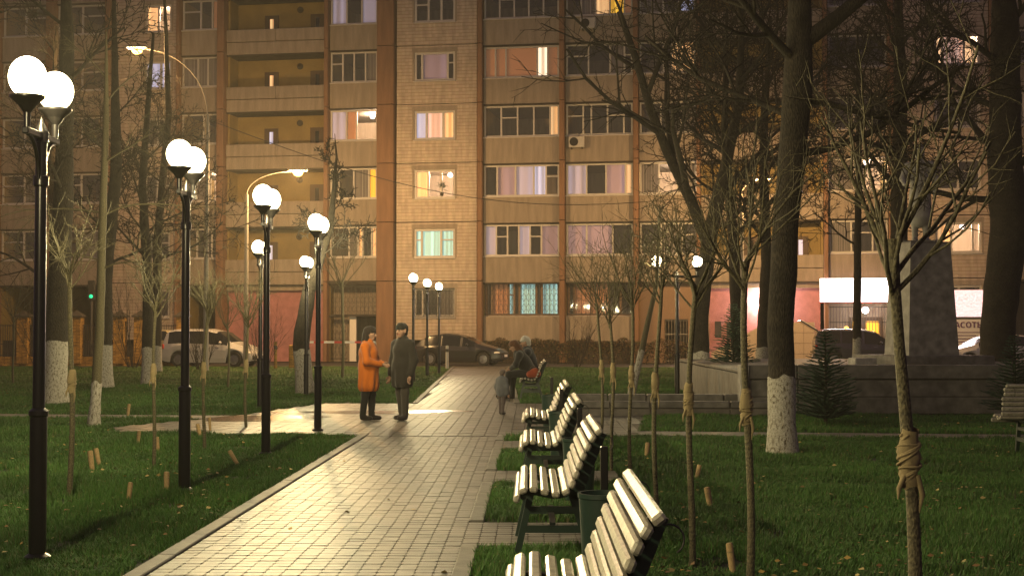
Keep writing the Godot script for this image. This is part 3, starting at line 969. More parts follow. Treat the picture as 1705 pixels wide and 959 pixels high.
func park_lamp(at: Vector3, arm: float, turn: float, label: String, group: String, e: float) -> void:
	var t = thing("park_lamp", label, "lamp post", at, turn, group)
	var mb = MB.new()
	mb.lathe([Vector2(0.09, -0.02), Vector2(0.09, 0.02), Vector2(0.058, 0.04), Vector2(0.058, 0.97), Vector2(0.066, 0.98), Vector2(0.066, 1.01), Vector2(0.042, 1.03), Vector2(0.038, 2.86), Vector2(0.0, 2.88)], 18)
	part("pole", mb, M.black_metal, t)
	mb = MB.new()
	mb.lathe([Vector2(0.042, 2.55), Vector2(0.052, 2.56), Vector2(0.052, 2.62), Vector2(0.042, 2.63)], 14)
	part("collar", mb, M.black_metal, t)
	mb = MB.new()
	mb.lathe([Vector2(0.05, 2.86), Vector2(0.05, 2.93), Vector2(0.02, 2.99), Vector2(0.0, 3.04)], 12)
	part("finial", mb, M.black_metal, t)
	mb = MB.new()
	mb.cbox(Vector3(0, 2.9, 0), Vector3(0.045, 0.045, arm * 2 + 0.08), 0.006)
	part("crossbar", mb, M.black_metal, t)
	for s in [-1, 1]:
		mb = MB.new()
		var pts = []; var rr = []
		for k in 7:
			var a = PI / 2 * k / 6.0
			pts.append(Vector3(0, 2.6 + 0.28 * sin(a), s * (0.05 + (arm - 0.07) * (1 - cos(a)))))
			rr.append(0.014)
		mb.tube(pts, rr, 6)
		part("bracket", mb, M.black_metal, t)
		mb = MB.new()
		mb.lathe([Vector2(0.02, 2.9), Vector2(0.025, 3.02), Vector2(0.06, 3.07), Vector2(0.115, 3.12), Vector2(0.117, 3.135), Vector2(0.07, 3.13), Vector2(0.0, 3.12)], 18, Vector3(0, 0, s * arm))
		var hd = part("lamp_holder", mb, M.black_metal, t)
		mb = MB.new()
		mb.ball(Vector3(0, 3.26, s * arm), Vector3(0.125, 0.14, 0.125), 24, 14)
		part("lamp_globe", mb, M.lamp_white, hd)
		omni(Vector3(0, 3.26, s * arm), LAMP_C, 6.8 * e, 0.07, t)

func street_lamp(at: Vector3, head: Vector3, h: float, label: String, e: float) -> void:
	var t = thing("street_lamp", label, "street lamp", at, 0.0, "road lamps with orange light")
	var mb = MB.new()
	mb.tube([Vector3(0, -0.1, 0), Vector3(0, 1.2, 0), Vector3(0, h, 0)], [0.13, 0.11, 0.075], 12)
	part("pole", mb, M.galvanised, t)
	mb = MB.new()
	var d = head - at
	var pts = []; var rr = []
	for k in 12:
		var a = PI / 2 * k / 11.0
		pts.append(Vector3(d.x * (1 - cos(a)), h + (d.y - h) * sin(a), d.z * (1 - cos(a))))
		rr.append(0.024)
	mb.tube(pts, rr, 8)
	part("arm", mb, M.galvanised, t)
	var sg = signf(d.x)
	mb = MB.new()
	mb.cbox(d + Vector3(sg * 0.14, 0.07, 0), Vector3(0.86, 0.1, 0.52), 0.03)
	var hd = part("lamp_head", mb, M.galvanised, t)
	mb = MB.new()
	mb.ball(d + Vector3(sg * 0.14, -0.05, 0), Vector3(0.22, 0.17, 0.17), 18, 10)
	part("lamp_bowl", mb, M.lamp_sodium, hd)
	omni(d + Vector3(sg * 0.14, -0.08, 0), SODIUM_C, 84.0 * e, 0.1, t)

# ---------------------------------------------------------------- benches, bins, pegs
func furniture() -> void:
	var benches = [
		[Vector3(0, 0, -6.0), "cream slatted bench nearest the camera, cut by the frame's lower edge"],
		[Vector3(0, 0, -10.5), "cream slatted bench second from the camera, over its paved bay"],
		[Vector3(0, 0, -14.6), "cream slatted bench third from the camera along the path"],
		[Vector3(0, 0, -18.95), "small cream slatted bench fourth from the camera, last before the plaza"],
		[Vector3(-0.15, 0, -33.5), "far cream slatted bench with two people sitting on it"]]
	for e in benches: bench(e[0], 0.0, e[1], "slatted benches facing the path")
	bench(Vector3(6.72, 0, -18.4), -PI / 2, "slatted bench seen from behind at the right edge before the stone wall", "slatted benches facing the path")
	var bins = [[Vector3(0.42, 0, -8.3), "dark green litter bin with a black post behind the nearest bench"], [Vector3(0.42, 0, -12.55), "dark green litter bin between the second and third bench"], [Vector3(0.35, 0, -16.8), "dark green litter bin between the third and fourth bench"], [Vector3(0.3, 0, -21.2), "dark litter bin beyond the fourth bench"]]
	for e in bins: litter_bin(e[0], e[1])
	# short wooden pegs driven into the lawn
	var rng = RandomNumberGenerator.new()
	rng.seed = 77
	var pegs = [[213, 836, "squat wooden peg nearest the camera in the left lawn"], [277, 820, "wooden peg leaning in front of the second lamp post"], [164, 776, "tall pale wooden peg beside a shorter one in the left lawn"], [152, 784, "short wooden peg beside the tall pale one"], [228, 741, "thin wooden peg left of the second sapling from the camera"], [262, 753, "tilted wooden peg right of the second left sapling"], [211, 693, "small wooden peg next to the thin side path on the left"], [332, 726, "small wooden peg left of the third sapling's stem"], [349, 717, "small wooden peg right of the third sapling's stem"], [397, 776, "wooden peg leaning far over, left of the third lamp post"], [1181, 842, "pale wooden peg in the right lawn between two saplings"], [1218, 950, "tall pale peg at the lower edge beside a sapling stem"], [1158, 800, "small dark peg behind a sapling stem on the right lawn"], [1076, 759, "small reddish peg in the right lawn behind the benches"]]
	for e in pegs:
		var s: float = (e[1] - 553.0) / 1.55
		var p = Vector3((e[0] - 884.0) / s, 0, -2400.0 / s)
		var mb = MB.new()
		var h = rng.randf_range(0.16, 0.22)
		var tl = 0.55 if e[0] == 397 else rng.randf_range(-0.22, 0.22)
		var bs = Basis(Vector3(0, 0, 1), tl) * Basis(Vector3.UP, rng.randf() * 3.0)
		var w = rng.randf_range(0.022, 0.032)
		mb.tube([bs * Vector3(0, -0.06, 0), bs * Vector3(0, h * 0.5, 0), bs * Vector3(0, h, 0), bs * Vector3(0, h + 0.008, 0)], [w * 0.8, w, w * 1.05, w * 0.8], 8)
		var nt = MB.new()
		nt.tube([bs * Vector3(0, h * 0.72, 0), bs * Vector3(0, h * 0.76, 0)], [w * 1.12, w * 1.12], 8)
		var o = thing("wooden_peg", e[2], "peg", p, 0.0, "wooden pegs in the lawn")
		part("shaft", mb, M.stake_wood, o)
		part("cord", nt, M.burlap, o)

func bench(at: Vector3, turn: float, label: String, group: String) -> void:
	var t = thing("park_bench", label, "bench", at, turn, group)
	var half = 0.84
	# slat centres across the seat and up the back: x, y, tilt in degrees
	var prof = [[-0.115, 0.432, 68.0], [-0.072, 0.487, 22.0], [-0.002, 0.497, -4.0], [0.072, 0.478, -12.0], [0.146, 0.463, -4.0], [0.215, 0.478, 30.0], [0.258, 0.53, 66.0], [0.284, 0.592, 70.0], [0.308, 0.655, 69.0], [0.334, 0.717, 67.0], [0.362, 0.778, 64.0], [0.394, 0.836, 59.0], [0.437, 0.882, 38.0]]
	var rng = RandomNumberGenerator.new()
	rng.seed = int(absf(at.z) * 10)
	for e in prof:
		var mb = MB.new()
		var tn = rng.randf_range(0.92, 1.03)
		mb.col = Color(tn, tn, tn * rng.randf_range(0.95, 1.0))
		mb.cbox(Vector3.ZERO, Vector3(0.053, 0.04, half * 2 + rng.randf_range(-0.012, 0.012)), 0.011)
		var o = part("slat", mb, M.bench_paint, t)
		o.position = Vector3(e[0] + 0.02, e[1], rng.randf_range(-0.006, 0.006))
		o.rotation.z = deg_to_rad(e[2])
	for s in [-1, 1]:
		var z = s * 0.52
		var mb = MB.new()
		# curved rib under the slats
		for i in prof.size() - 1:
			var a = Vector3(prof[i][0] + 0.02, prof[i][1], 0); var b = Vector3(prof[i + 1][0] + 0.02, prof[i + 1][1], 0)
			var d = (b - a).normalized()
			var nn = Vector3(d.y, -d.x, 0)
			var m = (a + b) * 0.5 + nn * 0.04 + Vector3(0, 0, z)
			mb.box(m, Vector3((b - a).length() + 0.012, 0.044, 0.05), Basis(d, Vector3(-d.y, d.x, 0), Vector3(0, 0, 1)))
		part("rib", mb, M.bench_green, t)
		for lg in [[Vector2(0.0, 0.44), Vector2(-0.1, 0.0), 0.045], [Vector2(0.27, 0.47), Vector2(0.42, 0.0), 0.05], [Vector2(0.30, 0.40), Vector2(0.485, 0.86), 0.075]]:
			mb = MB.new()
			var a = Vector3(lg[0].x, lg[0].y, z); var b = Vector3(lg[1].x, lg[1].y, z)
			var d = (b - a).normalized()
			mb.box((a + b) * 0.5, Vector3((b - a).length(), lg[2], 0.045), Basis(d, Vector3(-d.y, d.x, 0), Vector3(0, 0, 1)))
			part("leg" if lg[1].y == 0.0 else "back_post", mb, M.bench_green, t)
		mb = MB.new()
		mb.span(Vector3(-0.06, 0.17, z - 0.02), Vector3(0.36, 0.22, z + 0.02))
		mb.span(Vector3(-0.03, 0.31, z - 0.02), Vector3(0.31, 0.35, z + 0.02))
		part("stretcher", mb, M.bench_green, t)
		mb = MB.new()
		var pts = []; var rr = []
		for k in 9:
			var a = lerpf(-0.4, 2.6, k / 8.0)
			pts.append(Vector3(0.50 + 0.055 * sin(a), 0.80 + 0.055 * cos(a), z * 1.45))
			rr.append(0.004)
		mb.tube(pts, rr, 5)
		part("wire_hook", mb, M.dark_metal, t)
		for k in [1, 4, 7, 10]:
			pass
	var mb2 = MB.new()
	mb2.span(Vector3(0.13, 0.2, -0.5), Vector3(0.17, 0.235, 0.5))
	part("tie_bar", mb2, M.bench_green, t)

func litter_bin(at: Vector3, label: String) -> void:
	var t = thing("litter_bin", label, "litter bin", at, 0.0, "green litter bins by the benches")
	var mb = MB.new()
	mb.lathe([Vector2(0.0, 0.1), Vector2(0.12, 0.1), Vector2(0.145, 0.6), Vector2(0.152, 0.605), Vector2(0.152, 0.63), Vector2(0.138, 0.63), Vector2(0.115, 0.14), Vector2(0.0, 0.14)], 24)
	part("bucket", mb, M.bench_green, t)
	mb = MB.new()
	mb.cbox(Vector3(0.01, 0.43, -0.19), Vector3(0.045, 0.9, 0.045), 0.006)
	part("post", mb, M.black_metal, t)
	mb = MB.new()
	mb.box(Vector3(0.01, 0.5, -0.155), Vector3(0.06, 0.04, 0.05))
	mb.box(Vector3(0.01, 0.28, -0.15), Vector3(0.06, 0.04, 0.06))
	mb.lathe([Vector2(0.055, -0.005), Vector2(0.055, 0.02), Vector2(0.0, 0.02)], 10, Vector3(0.01, 0.0, -0.19))
	part("bracket", mb, M.black_metal, t)

# ---------------------------------------------------------------- road side
func poly_at(pts: Array, x: float) -> float:
	for i in pts.size() - 1:
		if x <= pts[i + 1].x:
			var f: float = clampf((x - pts[i].x) / maxf(pts[i + 1].x - pts[i].x, 1e-6), 0.0, 1.0)
			return lerpf(pts[i].y, pts[i + 1].y, f)
	return pts[pts.size() - 1].y

func car(called: String, label: String, at: Vector3, turn: float, paint: Material, top: Array, belt: Array, L: float, W: float, axles: Array, wr: float, side_glass: Array, screens: Array, category := "car") -> Node3D:
	# x runs from tail (-) to nose (+)
	var t = thing(called, label, category, at, turn, "cars parked along the road")
	var n = 72
	var body = MB.new(); var sides = [MB.new(), MB.new()]; var front = MB.new(); var rear = MB.new()
	var rows = []
	for i in n + 1:
		var x = lerpf(-L * 0.5, L * 0.5, float(i) / n)
		var q = absf(x) / (L * 0.5)
		var w = W * (1.0 - 0.13 * pow(q, 5.0) - 0.05 * pow(q, 2.0))
		var tp = poly_at(top, x)
		var bl = minf(poly_at(belt, x), tp - 0.05)
		var bt = 0.2 + 0.1 * pow(q, 8.0)
		for a in axles:
			var dd = absf(x - a)
			if dd < wr + 0.05: bt = maxf(bt, wr + sqrt(maxf(0.0, (wr + 0.05) * (wr + 0.05) - dd * dd)))
		bt = minf(bt, bl - 0.06)
		var g = clampf((tp - bl) / 0.5, 0.0, 1.0)
		var rw = lerpf(w * 0.9, w * 0.76, g)
		rows.append([Vector3(x, bt, w * 0.97), Vector3(x, lerpf(bt, bl, 0.25), w), Vector3(x, lerpf(bt, bl, 0.7), w * 1.005), Vector3(x, bl, w * 0.965), Vector3(x, lerpf(bl, tp, 0.86), lerpf(w * 0.955, rw, 0.9)), Vector3(x, tp - 0.012, rw * 0.88), Vector3(x, tp + 0.02 * g, 0.0)])
	for i in n:
		var xm: float = (rows[i][0].x + rows[i + 1][0].x) * 0.5
		for s in [1, -1]:
			var f = func(p: Vector3) -> Vector3: return Vector3(p.x, p.y, p.z * s)
			for j in 6:
				var tgt = body
				if j == 3:
					for e in side_glass:
						if xm > e[0] and xm < e[1] and poly_at(top, xm) - poly_at(belt, xm) > 0.2: tgt = sides[0 if s > 0 else 1]
				if j >= 4:
					if xm > screens[0][0] and xm < screens[0][1]: tgt = rear
					if xm > screens[1][0] and xm < screens[1][1]: tgt = front
				var a: Vector3 = f.call(rows[i][j]); var b: Vector3 = f.call(rows[i + 1][j]); var c: Vector3 = f.call(rows[i + 1][j + 1]); var d: Vector3 = f.call(rows[i][j + 1])
				if s > 0: tgt.quad(a, b, c, d)
				else: tgt.quad(b, a, d, c)
	for e in [0, n]:
		var r: Array = rows[e]
		for j in 6:
			var a: Vector3 = r[j]; var b: Vector3 = r[j + 1]
			var a2 = Vector3(a.x, a.y, -a.z); var b2 = Vector3(b.x, b.y, -b.z)
			if e == n: body.quad(a2, b2, b, a) if j < 5 else body.tri(a2, b, a)
			else: body.quad(a, b, b2, a2) if j < 5 else body.tri(a, b, a2)
	part("body", body, paint, t)
	for s in sides: if s.v.size(): part("side_window", s, M.car_glass, t)
	if front.v.size(): part("windscreen", front, M.car_glass, t)
	if rear.v.size(): part("rear_window", rear, M.car_glass, t)
	var un = MB.new()
	un.box(Vector3(0, 0.3, 0), Vector3(L * 0.86, 0.24, W * 1.7))
	part("underbody", un, M.tyre, t)
	for a in axles:
		for s in [-1, 1]:
			var wm = MB.new()
			wm.lathe([Vector2(wr * 0.62, -0.1), Vector2(wr * 0.94, -0.1), Vector2(wr, -0.07), Vector2(wr, 0.07), Vector2(wr * 0.94, 0.1), Vector2(wr * 0.62, 0.1)], 24, Vector3(a, wr, s * (W - 0.12)), Basis(Vector3.RIGHT, PI / 2))
			var wh = part("wheel", wm, M.tyre, t)
			var rm = MB.new()
			var o = Vector3(a, wr, s * (W - 0.12))
			var bz = Basis(Vector3.RIGHT, PI / 2 * s)
			rm.lathe([Vector2(wr * 0.66, 0.085), Vector2(wr * 0.6, 0.06), Vector2(wr * 0.2, 0.07), Vector2(0.0, 0.085)], 20, o, bz)
			for k in 5:
				var g = TAU * k / 5.0
				var dd = Vector3(cos(g), sin(g), 0)
				rm.box(o + dd * wr * 0.36 + Vector3(0, 0, s * 0.082), Vector3(wr * 0.52, wr * 0.14, 0.02), Basis(dd, Vector3(-dd.y, dd.x, 0), Vector3(0, 0, 1)))
			part("rim", rm, M.rim, wh)
	var hn = poly_at(belt, L * 0.47)
	for s in [-1, 1]:
		var hm = MB.new()
		hm.ball(Vector3(L * 0.445, minf(hn, poly_at(top, L * 0.445) - 0.1) - 0.03, s * W * 0.76), Vector3(0.2, 0.075, 0.13), 14, 8)
		part("headlight", hm, M.lens, t)
		var tm = MB.new()
		tm.cbox(Vector3(-L * 0.485, poly_at(belt, -L * 0.47) - 0.12, s * W * 0.78), Vector3(0.1, 0.22, 0.18), 0.03)
		part("tail_light", tm, M.tail_red, t)
		var mm = MB.new()
		var mx: float = screens[1][0] - 0.1
		mm.ball(Vector3(mx + 0.35, poly_at(belt, mx) + 0.08, s * (W + 0.09)), Vector3(0.06, 0.075, 0.11), 10, 8)
		part("mirror", mm, paint, t)
		var dm = MB.new()
		for hx in [-0.35, 0.55]:
			dm.cbox(Vector3(hx, poly_at(belt, hx) - 0.12, s * W * 1.0), Vector3(0.17, 0.025, 0.03), 0.006)
		part("door_handle", dm, M.chrome, t)
	var bm = MB.new()
	bm.cbox(Vector3(L * 0.49, 0.42, 0), Vector3(0.12, 0.2, W * 1.62), 0.03)
	part("bumper", bm, M.tyre, t)
	bm = MB.new()
	bm.cbox(Vector3(-L * 0.49, 0.42, 0), Vector3(0.12, 0.2, W * 1.62), 0.03)
	part("bumper", bm, M.tyre, t)
	for e in [[L * 0.5 + 0.055, 0.46], [-L * 0.5 - 0.055, 0.5]]:
		bm = MB.new()
		bm.box(Vector3(e[0], e[1], 0), Vector3(0.012, 0.11, 0.5))
		part("number_plate", bm, M.plate, t)
	return t

func street_things() -> void:
	var hatch_top = [Vector2(-2.1, 0.75), Vector2(-2.02, 0.95), Vector2(-1.75, 1.2), Vector2(-1.4, 1.4), Vector2(-0.7, 1.48), Vector2(0.0, 1.44), Vector2(0.45, 1.3), Vector2(1.05, 1.0), Vector2(1.5, 0.9), Vector2(1.9, 0.78), Vector2(2.1, 0.6)]
	var hatch_belt = [Vector2(-2.1, 0.88), Vector2(-1.0, 0.93), Vector2(0.8, 0.88), Vector2(2.1, 0.6)]
	var hg = [[-1.6, -0.75], [-0.68, 0.2], [0.27, 0.85]]
	var hs = [[-2.0, -1.5], [0.3, 1.02]]
	car("parked_car", "dark hatchback parked across the end of the paved path", Vector3(-3.25, 0, -67.3), deg_to_rad(-14), M.car_black, hatch_top, hatch_belt, 4.2, 0.88, [-1.28, 1.3], 0.31, hg, hs)
	var van_top = [Vector2(-2.15, 0.9), Vector2(-2.08, 1.3), Vector2(-1.95, 1.6), Vector2(-1.5, 1.68), Vector2(0.0, 1.68), Vector2(0.6, 1.55), Vector2(1.25, 1.08), Vector2(1.6, 0.98), Vector2(2.0, 0.8), Vector2(2.15, 0.6)]
	var van_belt = [Vector2(-2.15, 1.02), Vector2(-0.9, 1.06), Vector2(0.9, 0.98), Vector2(2.15, 0.62)]
	var vg = [[-1.85, -1.0], [-0.93, -0.05], [0.03, 1.0]]
	var vs = [[-2.1, -1.9], [0.5, 1.22]]
	car("parked_van", "silver people carrier parked by the lawn behind thin saplings", Vector3(-14.2, 0, -64.3), deg_to_rad(-12), M.car_silver, van_top, van_belt, 4.3, 0.9, [-1.3, 1.35], 0.34, vg, vs, "van")
	car("parked_van", "beige car seen from behind, half hidden by the second lamp post", Vector3(-16.6, 0, -67.6), deg_to_rad(72), M.car_beige, van_top, van_belt, 4.2, 0.9, [-1.3, 1.35], 0.34, vg, vs, "van")
	var suv = car("parked_car", "navy car with its tailgate raised before the shop door", Vector3(14.9, 0, -65.2), deg_to_rad(-6), M.car_navy, van_top, van_belt, 4.2, 0.9, [-1.3, 1.35], 0.35, vg, vs)
	var mb = MB.new()
	mb.box(Vector3(-2.35, 1.83, 0), Vector3(0.95, 0.06, 1.4), Basis(Vector3(0, 0, 1), -0.55))
	var tg = part("tailgate", mb, M.car_navy, suv)
	mb = MB.new()
	mb.box(Vector3(-2.33, 1.87, 0), Vector3(0.7, 0.05, 1.2), Basis(Vector3(0, 0, 1), -0.55))
	part("rear_window", mb, M.lens, tg)
	mb = MB.new()
	mb.ball(Vector3(-0.7, 1.74, 0.5), Vector3(0.09, 0.06, 0.09), 10, 8)
	part("roof_lamp", mb, M.signal_orange, suv)
	car("parked_car", "pale car nose peeping out between the pedestal and the broad trunk", Vector3(20.4, 0, -64.3), deg_to_rad(188), M.car_white, hatch_top, hatch_belt, 4.2, 0.88, [-1.28, 1.3], 0.31, hg, hs)
	car("parked_car", "dark car at the right edge behind the broad trunk", Vector3(22.6, 0, -59.5), deg_to_rad(180), M.car_black, hatch_top, hatch_belt, 4.2, 0.88, [-1.28, 1.3], 0.31, hg, hs)
	# boom barrier with red and white bands
	var t = thing("boom_barrier", "red and white striped boom across the yard entrance", "barrier", Vector3(-10.2, 0, -61.5))
	mb = MB.new()
	mb.cbox(Vector3(0, 0.5, 0), Vector3(0.28, 1.0, 0.28), 0.03)
	part("cabinet", mb, M.yellow_brick, t)
	for k in 8:
		mb = MB.new()
		mb.box(Vector3(0.25 + k * 0.44, 1.12, 0), Vector3(0.44, 0.09, 0.05))
		part("band", mb, M.stripe_white if k % 2 else M.stripe_red, t)
	mb = MB.new()
	mb.box(Vector3(3.55, 0.55, 0), Vector3(0.07, 1.14, 0.07))
	part("rest_post", mb, M.white_paint, t)
	bollard(Vector3(-3.55, 0, -61.0), 0.98, M.white_paint, "slim white marker post in the lawn before the dark car")
	bollard(Vector3(-10.75, 0, -60.5), 1.15, M.yellow_brick, "yellow marker post left of the leaning whitewashed trunk")
	# yard fence with yellow brick piers
	t = thing("yard_fence", "yard fence with yellow brick piers and iron railing on the far left", "fence", Vector3(0, 0, -66.0))
	mb = MB.new()
	mb.span(Vector3(-34, -0.1, -0.14), Vector3(-15.6, 0.42, 0.14))
	part("plinth", mb, M.yellow_brick, t)
	var px = [-33.0, -30.5, -28.0, -25.6, -23.35, -20.9, -18.9, -17.95, -16.0]
	for i in px.size():
		mb = MB.new()
		mb.cbox(Vector3(px[i], 1.2, 0.0), Vector3(0.52, 2.2, 0.5), 0.015)
		var pp = part("pier", mb, M.yellow_brick, t)
		mb = MB.new()
		var a = 0.34; var y = 2.3
		for k in 4:
			var g = TAU * k / 4.0 + PI / 4; var h = g + PI / 2
			mb.tri(Vector3(px[i] + cos(h) * a * 1.41, y, sin(h) * a * 1.41), Vector3(px[i] + cos(g) * a * 1.41, y, sin(g) * a * 1.41), Vector3(px[i], y + 0.26, 0))
		mb.box(Vector3(px[i], y - 0.03, 0), Vector3(a * 2, 0.06, a * 2))
		part("pier_cap", mb, M.foundation, pp)
		if i < px.size() - 1 and px[i + 1] - px[i] > 1.0:
			mb = MB.new()
			var m = int((px[i + 1] - px[i]) / 0.14)
			for k in m:
				var x = lerpf(px[i] + 0.27, px[i + 1] - 0.27, (k + 0.5) / m)
				mb.box(Vector3(x, 1.15, 0), Vector3(0.022, 1.5, 0.022))
			for yy in [0.5, 1.0, 1.85]:
				mb.span(Vector3(px[i] + 0.25, yy - 0.02, -0.02), Vector3(px[i + 1] - 0.25, yy + 0.02, 0.02))
			part("railing", mb, M.dark_metal, t)
	# signal with a green light
	t = thing("traffic_signal", "traffic signal showing a small green light among the branches", "traffic signal", Vector3(-20.6, 0, -67.2))
	mb = MB.new()
	mb.tube([Vector3(0, -0.1, 0), Vector3(0, 3.2, 0)], [0.06, 0.06], 10)
	part("pole", mb, M.dark_metal, t)
	mb = MB.new()
	mb.cbox(Vector3(0, 3.5, 0), Vector3(0.32, 0.95, 0.22), 0.03)
	part("housing", mb, M.tyre, t)
	mb = MB.new()
	mb.ball(Vector3(0, 3.22, 0.11), Vector3(0.09, 0.09, 0.05), 14, 8)
	part("green_signal", mb, M.signal_green, t)
	# cable between poles
	t = thing("overhead_cable", "thin dark cable sagging across the facade between the trees", "cable")
	mb = MB.new()
	var cp = []; var cr = []
	for k in 25:
		var f = k / 24.0
		cp.append(Vector3(lerpf(-11.7, 7.6, f), lerpf(9.25, 7.0, f) - 1.5 * sin(PI * f), lerpf(-52.0, -57.0, f)))
		cr.append(0.014)
	mb.tube(cp, cr, 5)
	part("wire", mb, M.dark_metal, t)
	facade_things()

func bollard(at: Vector3, h: float, m: Material, label: String) -> void:
	var t = thing("marker_post", label, "post", at)
	var mb = MB.new()
	mb.tube([Vector3(0, -0.1, 0), Vector3(0, h - 0.03, 0), Vector3(0, h, 0)], [0.07, 0.065, 0.04], 10)
	part("shaft", mb, m, t)
	mb = MB.new()
	mb.tube([Vector3(0, h * 0.72, 0), Vector3(0, h * 0.86, 0)], [0.071, 0.07], 10)
	part("band", mb, M.dark_metal, t)

func facade_things() -> void:
	var turn = deg_to_rad(-9.0)
	for e in [[7.3, 15.95, "air conditioner below the warm lit loggia near the picture's top"], [6.75, 10.3, "air conditioner under the dark loggia on the third floor"]]:
		var t = thing("air_conditioner", e[2], "air conditioner", on_facade(e[0], e[1], 0.18), turn, "outdoor air conditioner units")
		var mb = MB.new()
		mb.cbox(Vector3(0, 0.28, 0), Vector3(0.8, 0.56, 0.3), 0.03)
		part("case", mb, M.white_paint, t)
		mb = MB.new()
		mb.lathe([Vector2(0.22, 0), Vector2(0.22, 0.02), Vector2(0.0, 0.03)], 18, Vector3(-0.13, 0.28, 0.15), Basis(Vector3.RIGHT, PI / 2))
		part("fan_guard", mb, M.tyre, t)
		mb = MB.new()
		mb.span(Vector3(-0.3, -0.06, -0.2), Vector3(-0.25, 0.0, 0.15))
		mb.span(Vector3(0.25, -0.06, -0.2), Vector3(0.3, 0.0, 0.15))
		part("bracket", mb, M.dark_metal, t)
	# light boxes of the shops
	var t2 = thing("shop_sign", "long glaring white light box above the shop door", "sign", on_facade(19.55, 2.9, 0.35), turn)
	var mb2 = MB.new()
	mb2.cbox(Vector3(0, 0.57, -0.06), Vector3(3.28, 1.16, 0.28), 0.02)
	part("sign_case", mb2, M.stripe_red, t2)
	mb2 = MB.new()
	mb2.box(Vector3(0, 0.6, 0.1), Vector3(3.28, 1.14, 0.03))
	part("light_panel", mb2, M.sign_white, t2)
	area(t2, Vector3(0, 0.6, 0.14), Vector2(3.2, 1.05), Color(1.0, 0.9, 0.88), 40.0)
	t2 = thing("shop_sign", "lit picture box between the pedestal and the broad right trunk", "sign", on_facade(24.55, 2.22, 0.3), turn)
	mb2 = MB.new()
	mb2.cbox(Vector3(0, 0.66, -0.08), Vector3(2.2, 1.36, 0.24), 0.02)
	part("sign_case", mb2, M.white_paint, t2)
	mb2 = MB.new()
	mb2.box(Vector3(0, 0.66, 0.06), Vector3(2.1, 1.28, 0.03))
	part("light_panel", mb2, M.sign_picture, t2)
	area(t2, Vector3(0, 0.66, 0.1), Vector2(2.1, 1.28), Color(1.0, 0.9, 0.9), 10.0)
	t2 = thing("shop_banner", "pale banner with purple lettering under the lit picture box", "banner", on_facade(24.55, 0.95, 0.3), turn)
	mb2 = MB.new()
	mb2.box(Vector3(0, 0.62, 0), Vector3(2.3, 1.26, 0.04))
	part("board", mb2, M.plate, t2)
	var tm = TextMesh.new()
	var fnt = SystemFont.new()
	fnt.font_names = PackedStringArray(["Droid Sans"])
	fnt.font_weight = 700
	tm.font = fnt
	tm.text = "КРАСОТЫ"
	tm.font_size = 64
	tm.pixel_size = 0.0062
	tm.depth = 0.02
	mat("print_purple", lin(0.10, 0.03, 0.09), 0.7)
	var tx = inst("lettering", tm, M.print_purple, t2)
	tx.position = Vector3(-0.2, 0.98, 0.03)
	mb2 = MB.new()
	for k in 4:
		mb2.box(Vector3(-0.1 - 0.06 * (k % 2), 0.62 - k * 0.15, 0.024), Vector3(1.3 - 0.25 * (k % 3), 0.045, 0.006))
	part("print_lines", mb2, M.print_purple, t2)
	# round lamp below the light box
	t2 = thing("round_wall_lamp", "small round white lamp on the wall below the light box", "wall lamp", on_facade(20.05, 2.55, 0.0), turn)
	mb2 = MB.new()
	mb2.box(Vector3(0, 0, -0.1), Vector3(0.12, 0.12, 0.3))
	var hd = part("holder", mb2, M.dark_metal, t2)
	mb2 = MB.new()
	mb2.ball(Vector3(0, 0, 0.16), Vector3(0.17, 0.17, 0.17), 18, 12)
	part("lamp_globe", mb2, M.sign_white, hd)
	omni(Vector3(0, 0, 0.16), Color(1.0, 0.9, 0.82), 5.0, 0.15, t2)
	t2 = thing("round_wall_lamp", "wall lamp lighting the pink shop front behind a sapling", "wall lamp", on_facade(15.55, 3.0, -0.45), turn)
	mb2 = MB.new()
	mb2.box(Vector3(0, 0, 0.08), Vector3(0.1, 0.1, 0.2))
	hd = part("holder", mb2, M.dark_metal, t2)
	mb2 = MB.new()
	mb2.ball(Vector3(0, 0, 0.3), Vector3(0.12, 0.12, 0.12), 18, 12)
	part("lamp_globe", mb2, M.sign_white, hd)
	omni(Vector3(0, 0, 0.3), Color(1.0, 0.88, 0.82), 16.0, 0.1, t2)
	# steps and tiled box by the pink shop front
	t2 = thing("entrance_stair", "beige sloping stair wall before the pink shop front", "stairs", on_facade(14.4, 0.1, 0.2), turn)
	mb2 = MB.new()
	mb2.prism(PackedVector2Array([Vector2(-1.4, 0), Vector2(1.2, 0), Vector2(1.2, 1.75), Vector2(0.8, 1.75), Vector2(-1.4, 0.55)]), Transform3D(Basis(), Vector3(0, 0, 1.0)), 0.15)
	part("side_wall", mb2, M.cream_tile, t2)
	for k in 6:
		mb2 = MB.new()
		mb2.span(Vector3(-1.4 + k * 0.36, 0, 0.0), Vector3(1.2, 0.09 + k * 0.16, 0.9))
		part("step", mb2, M.slab_path, t2)
	t2 = thing("entrance_porch", "porch block clad in large cream tiles beside the broad forked trunk", "porch", on_facade(16.75, 0.1, 1.0), turn)
	mb2 = MB.new()
	mb2.span(Vector3(-0.98, 0, -0.98), Vector3(0.98, 2.0, 0.98))
	part("core", mb2, M.foundation, t2)
	for r in 4:
		for k in 4:
			mb2 = MB.new()
			mb2.cbox(Vector3(-0.75 + k * 0.5, 0.25 + r * 0.505, 1.0), Vector3(0.49, 0.495, 0.04), 0.008)
			part("tile", mb2, M.cream_tile, t2)
			mb2 = MB.new()
			mb2.cbox(Vector3(1.0, 0.25 + r * 0.505, -0.75 + k * 0.5), Vector3(0.04, 0.495, 0.49), 0.008)
			part("tile", mb2, M.cream_tile, t2)
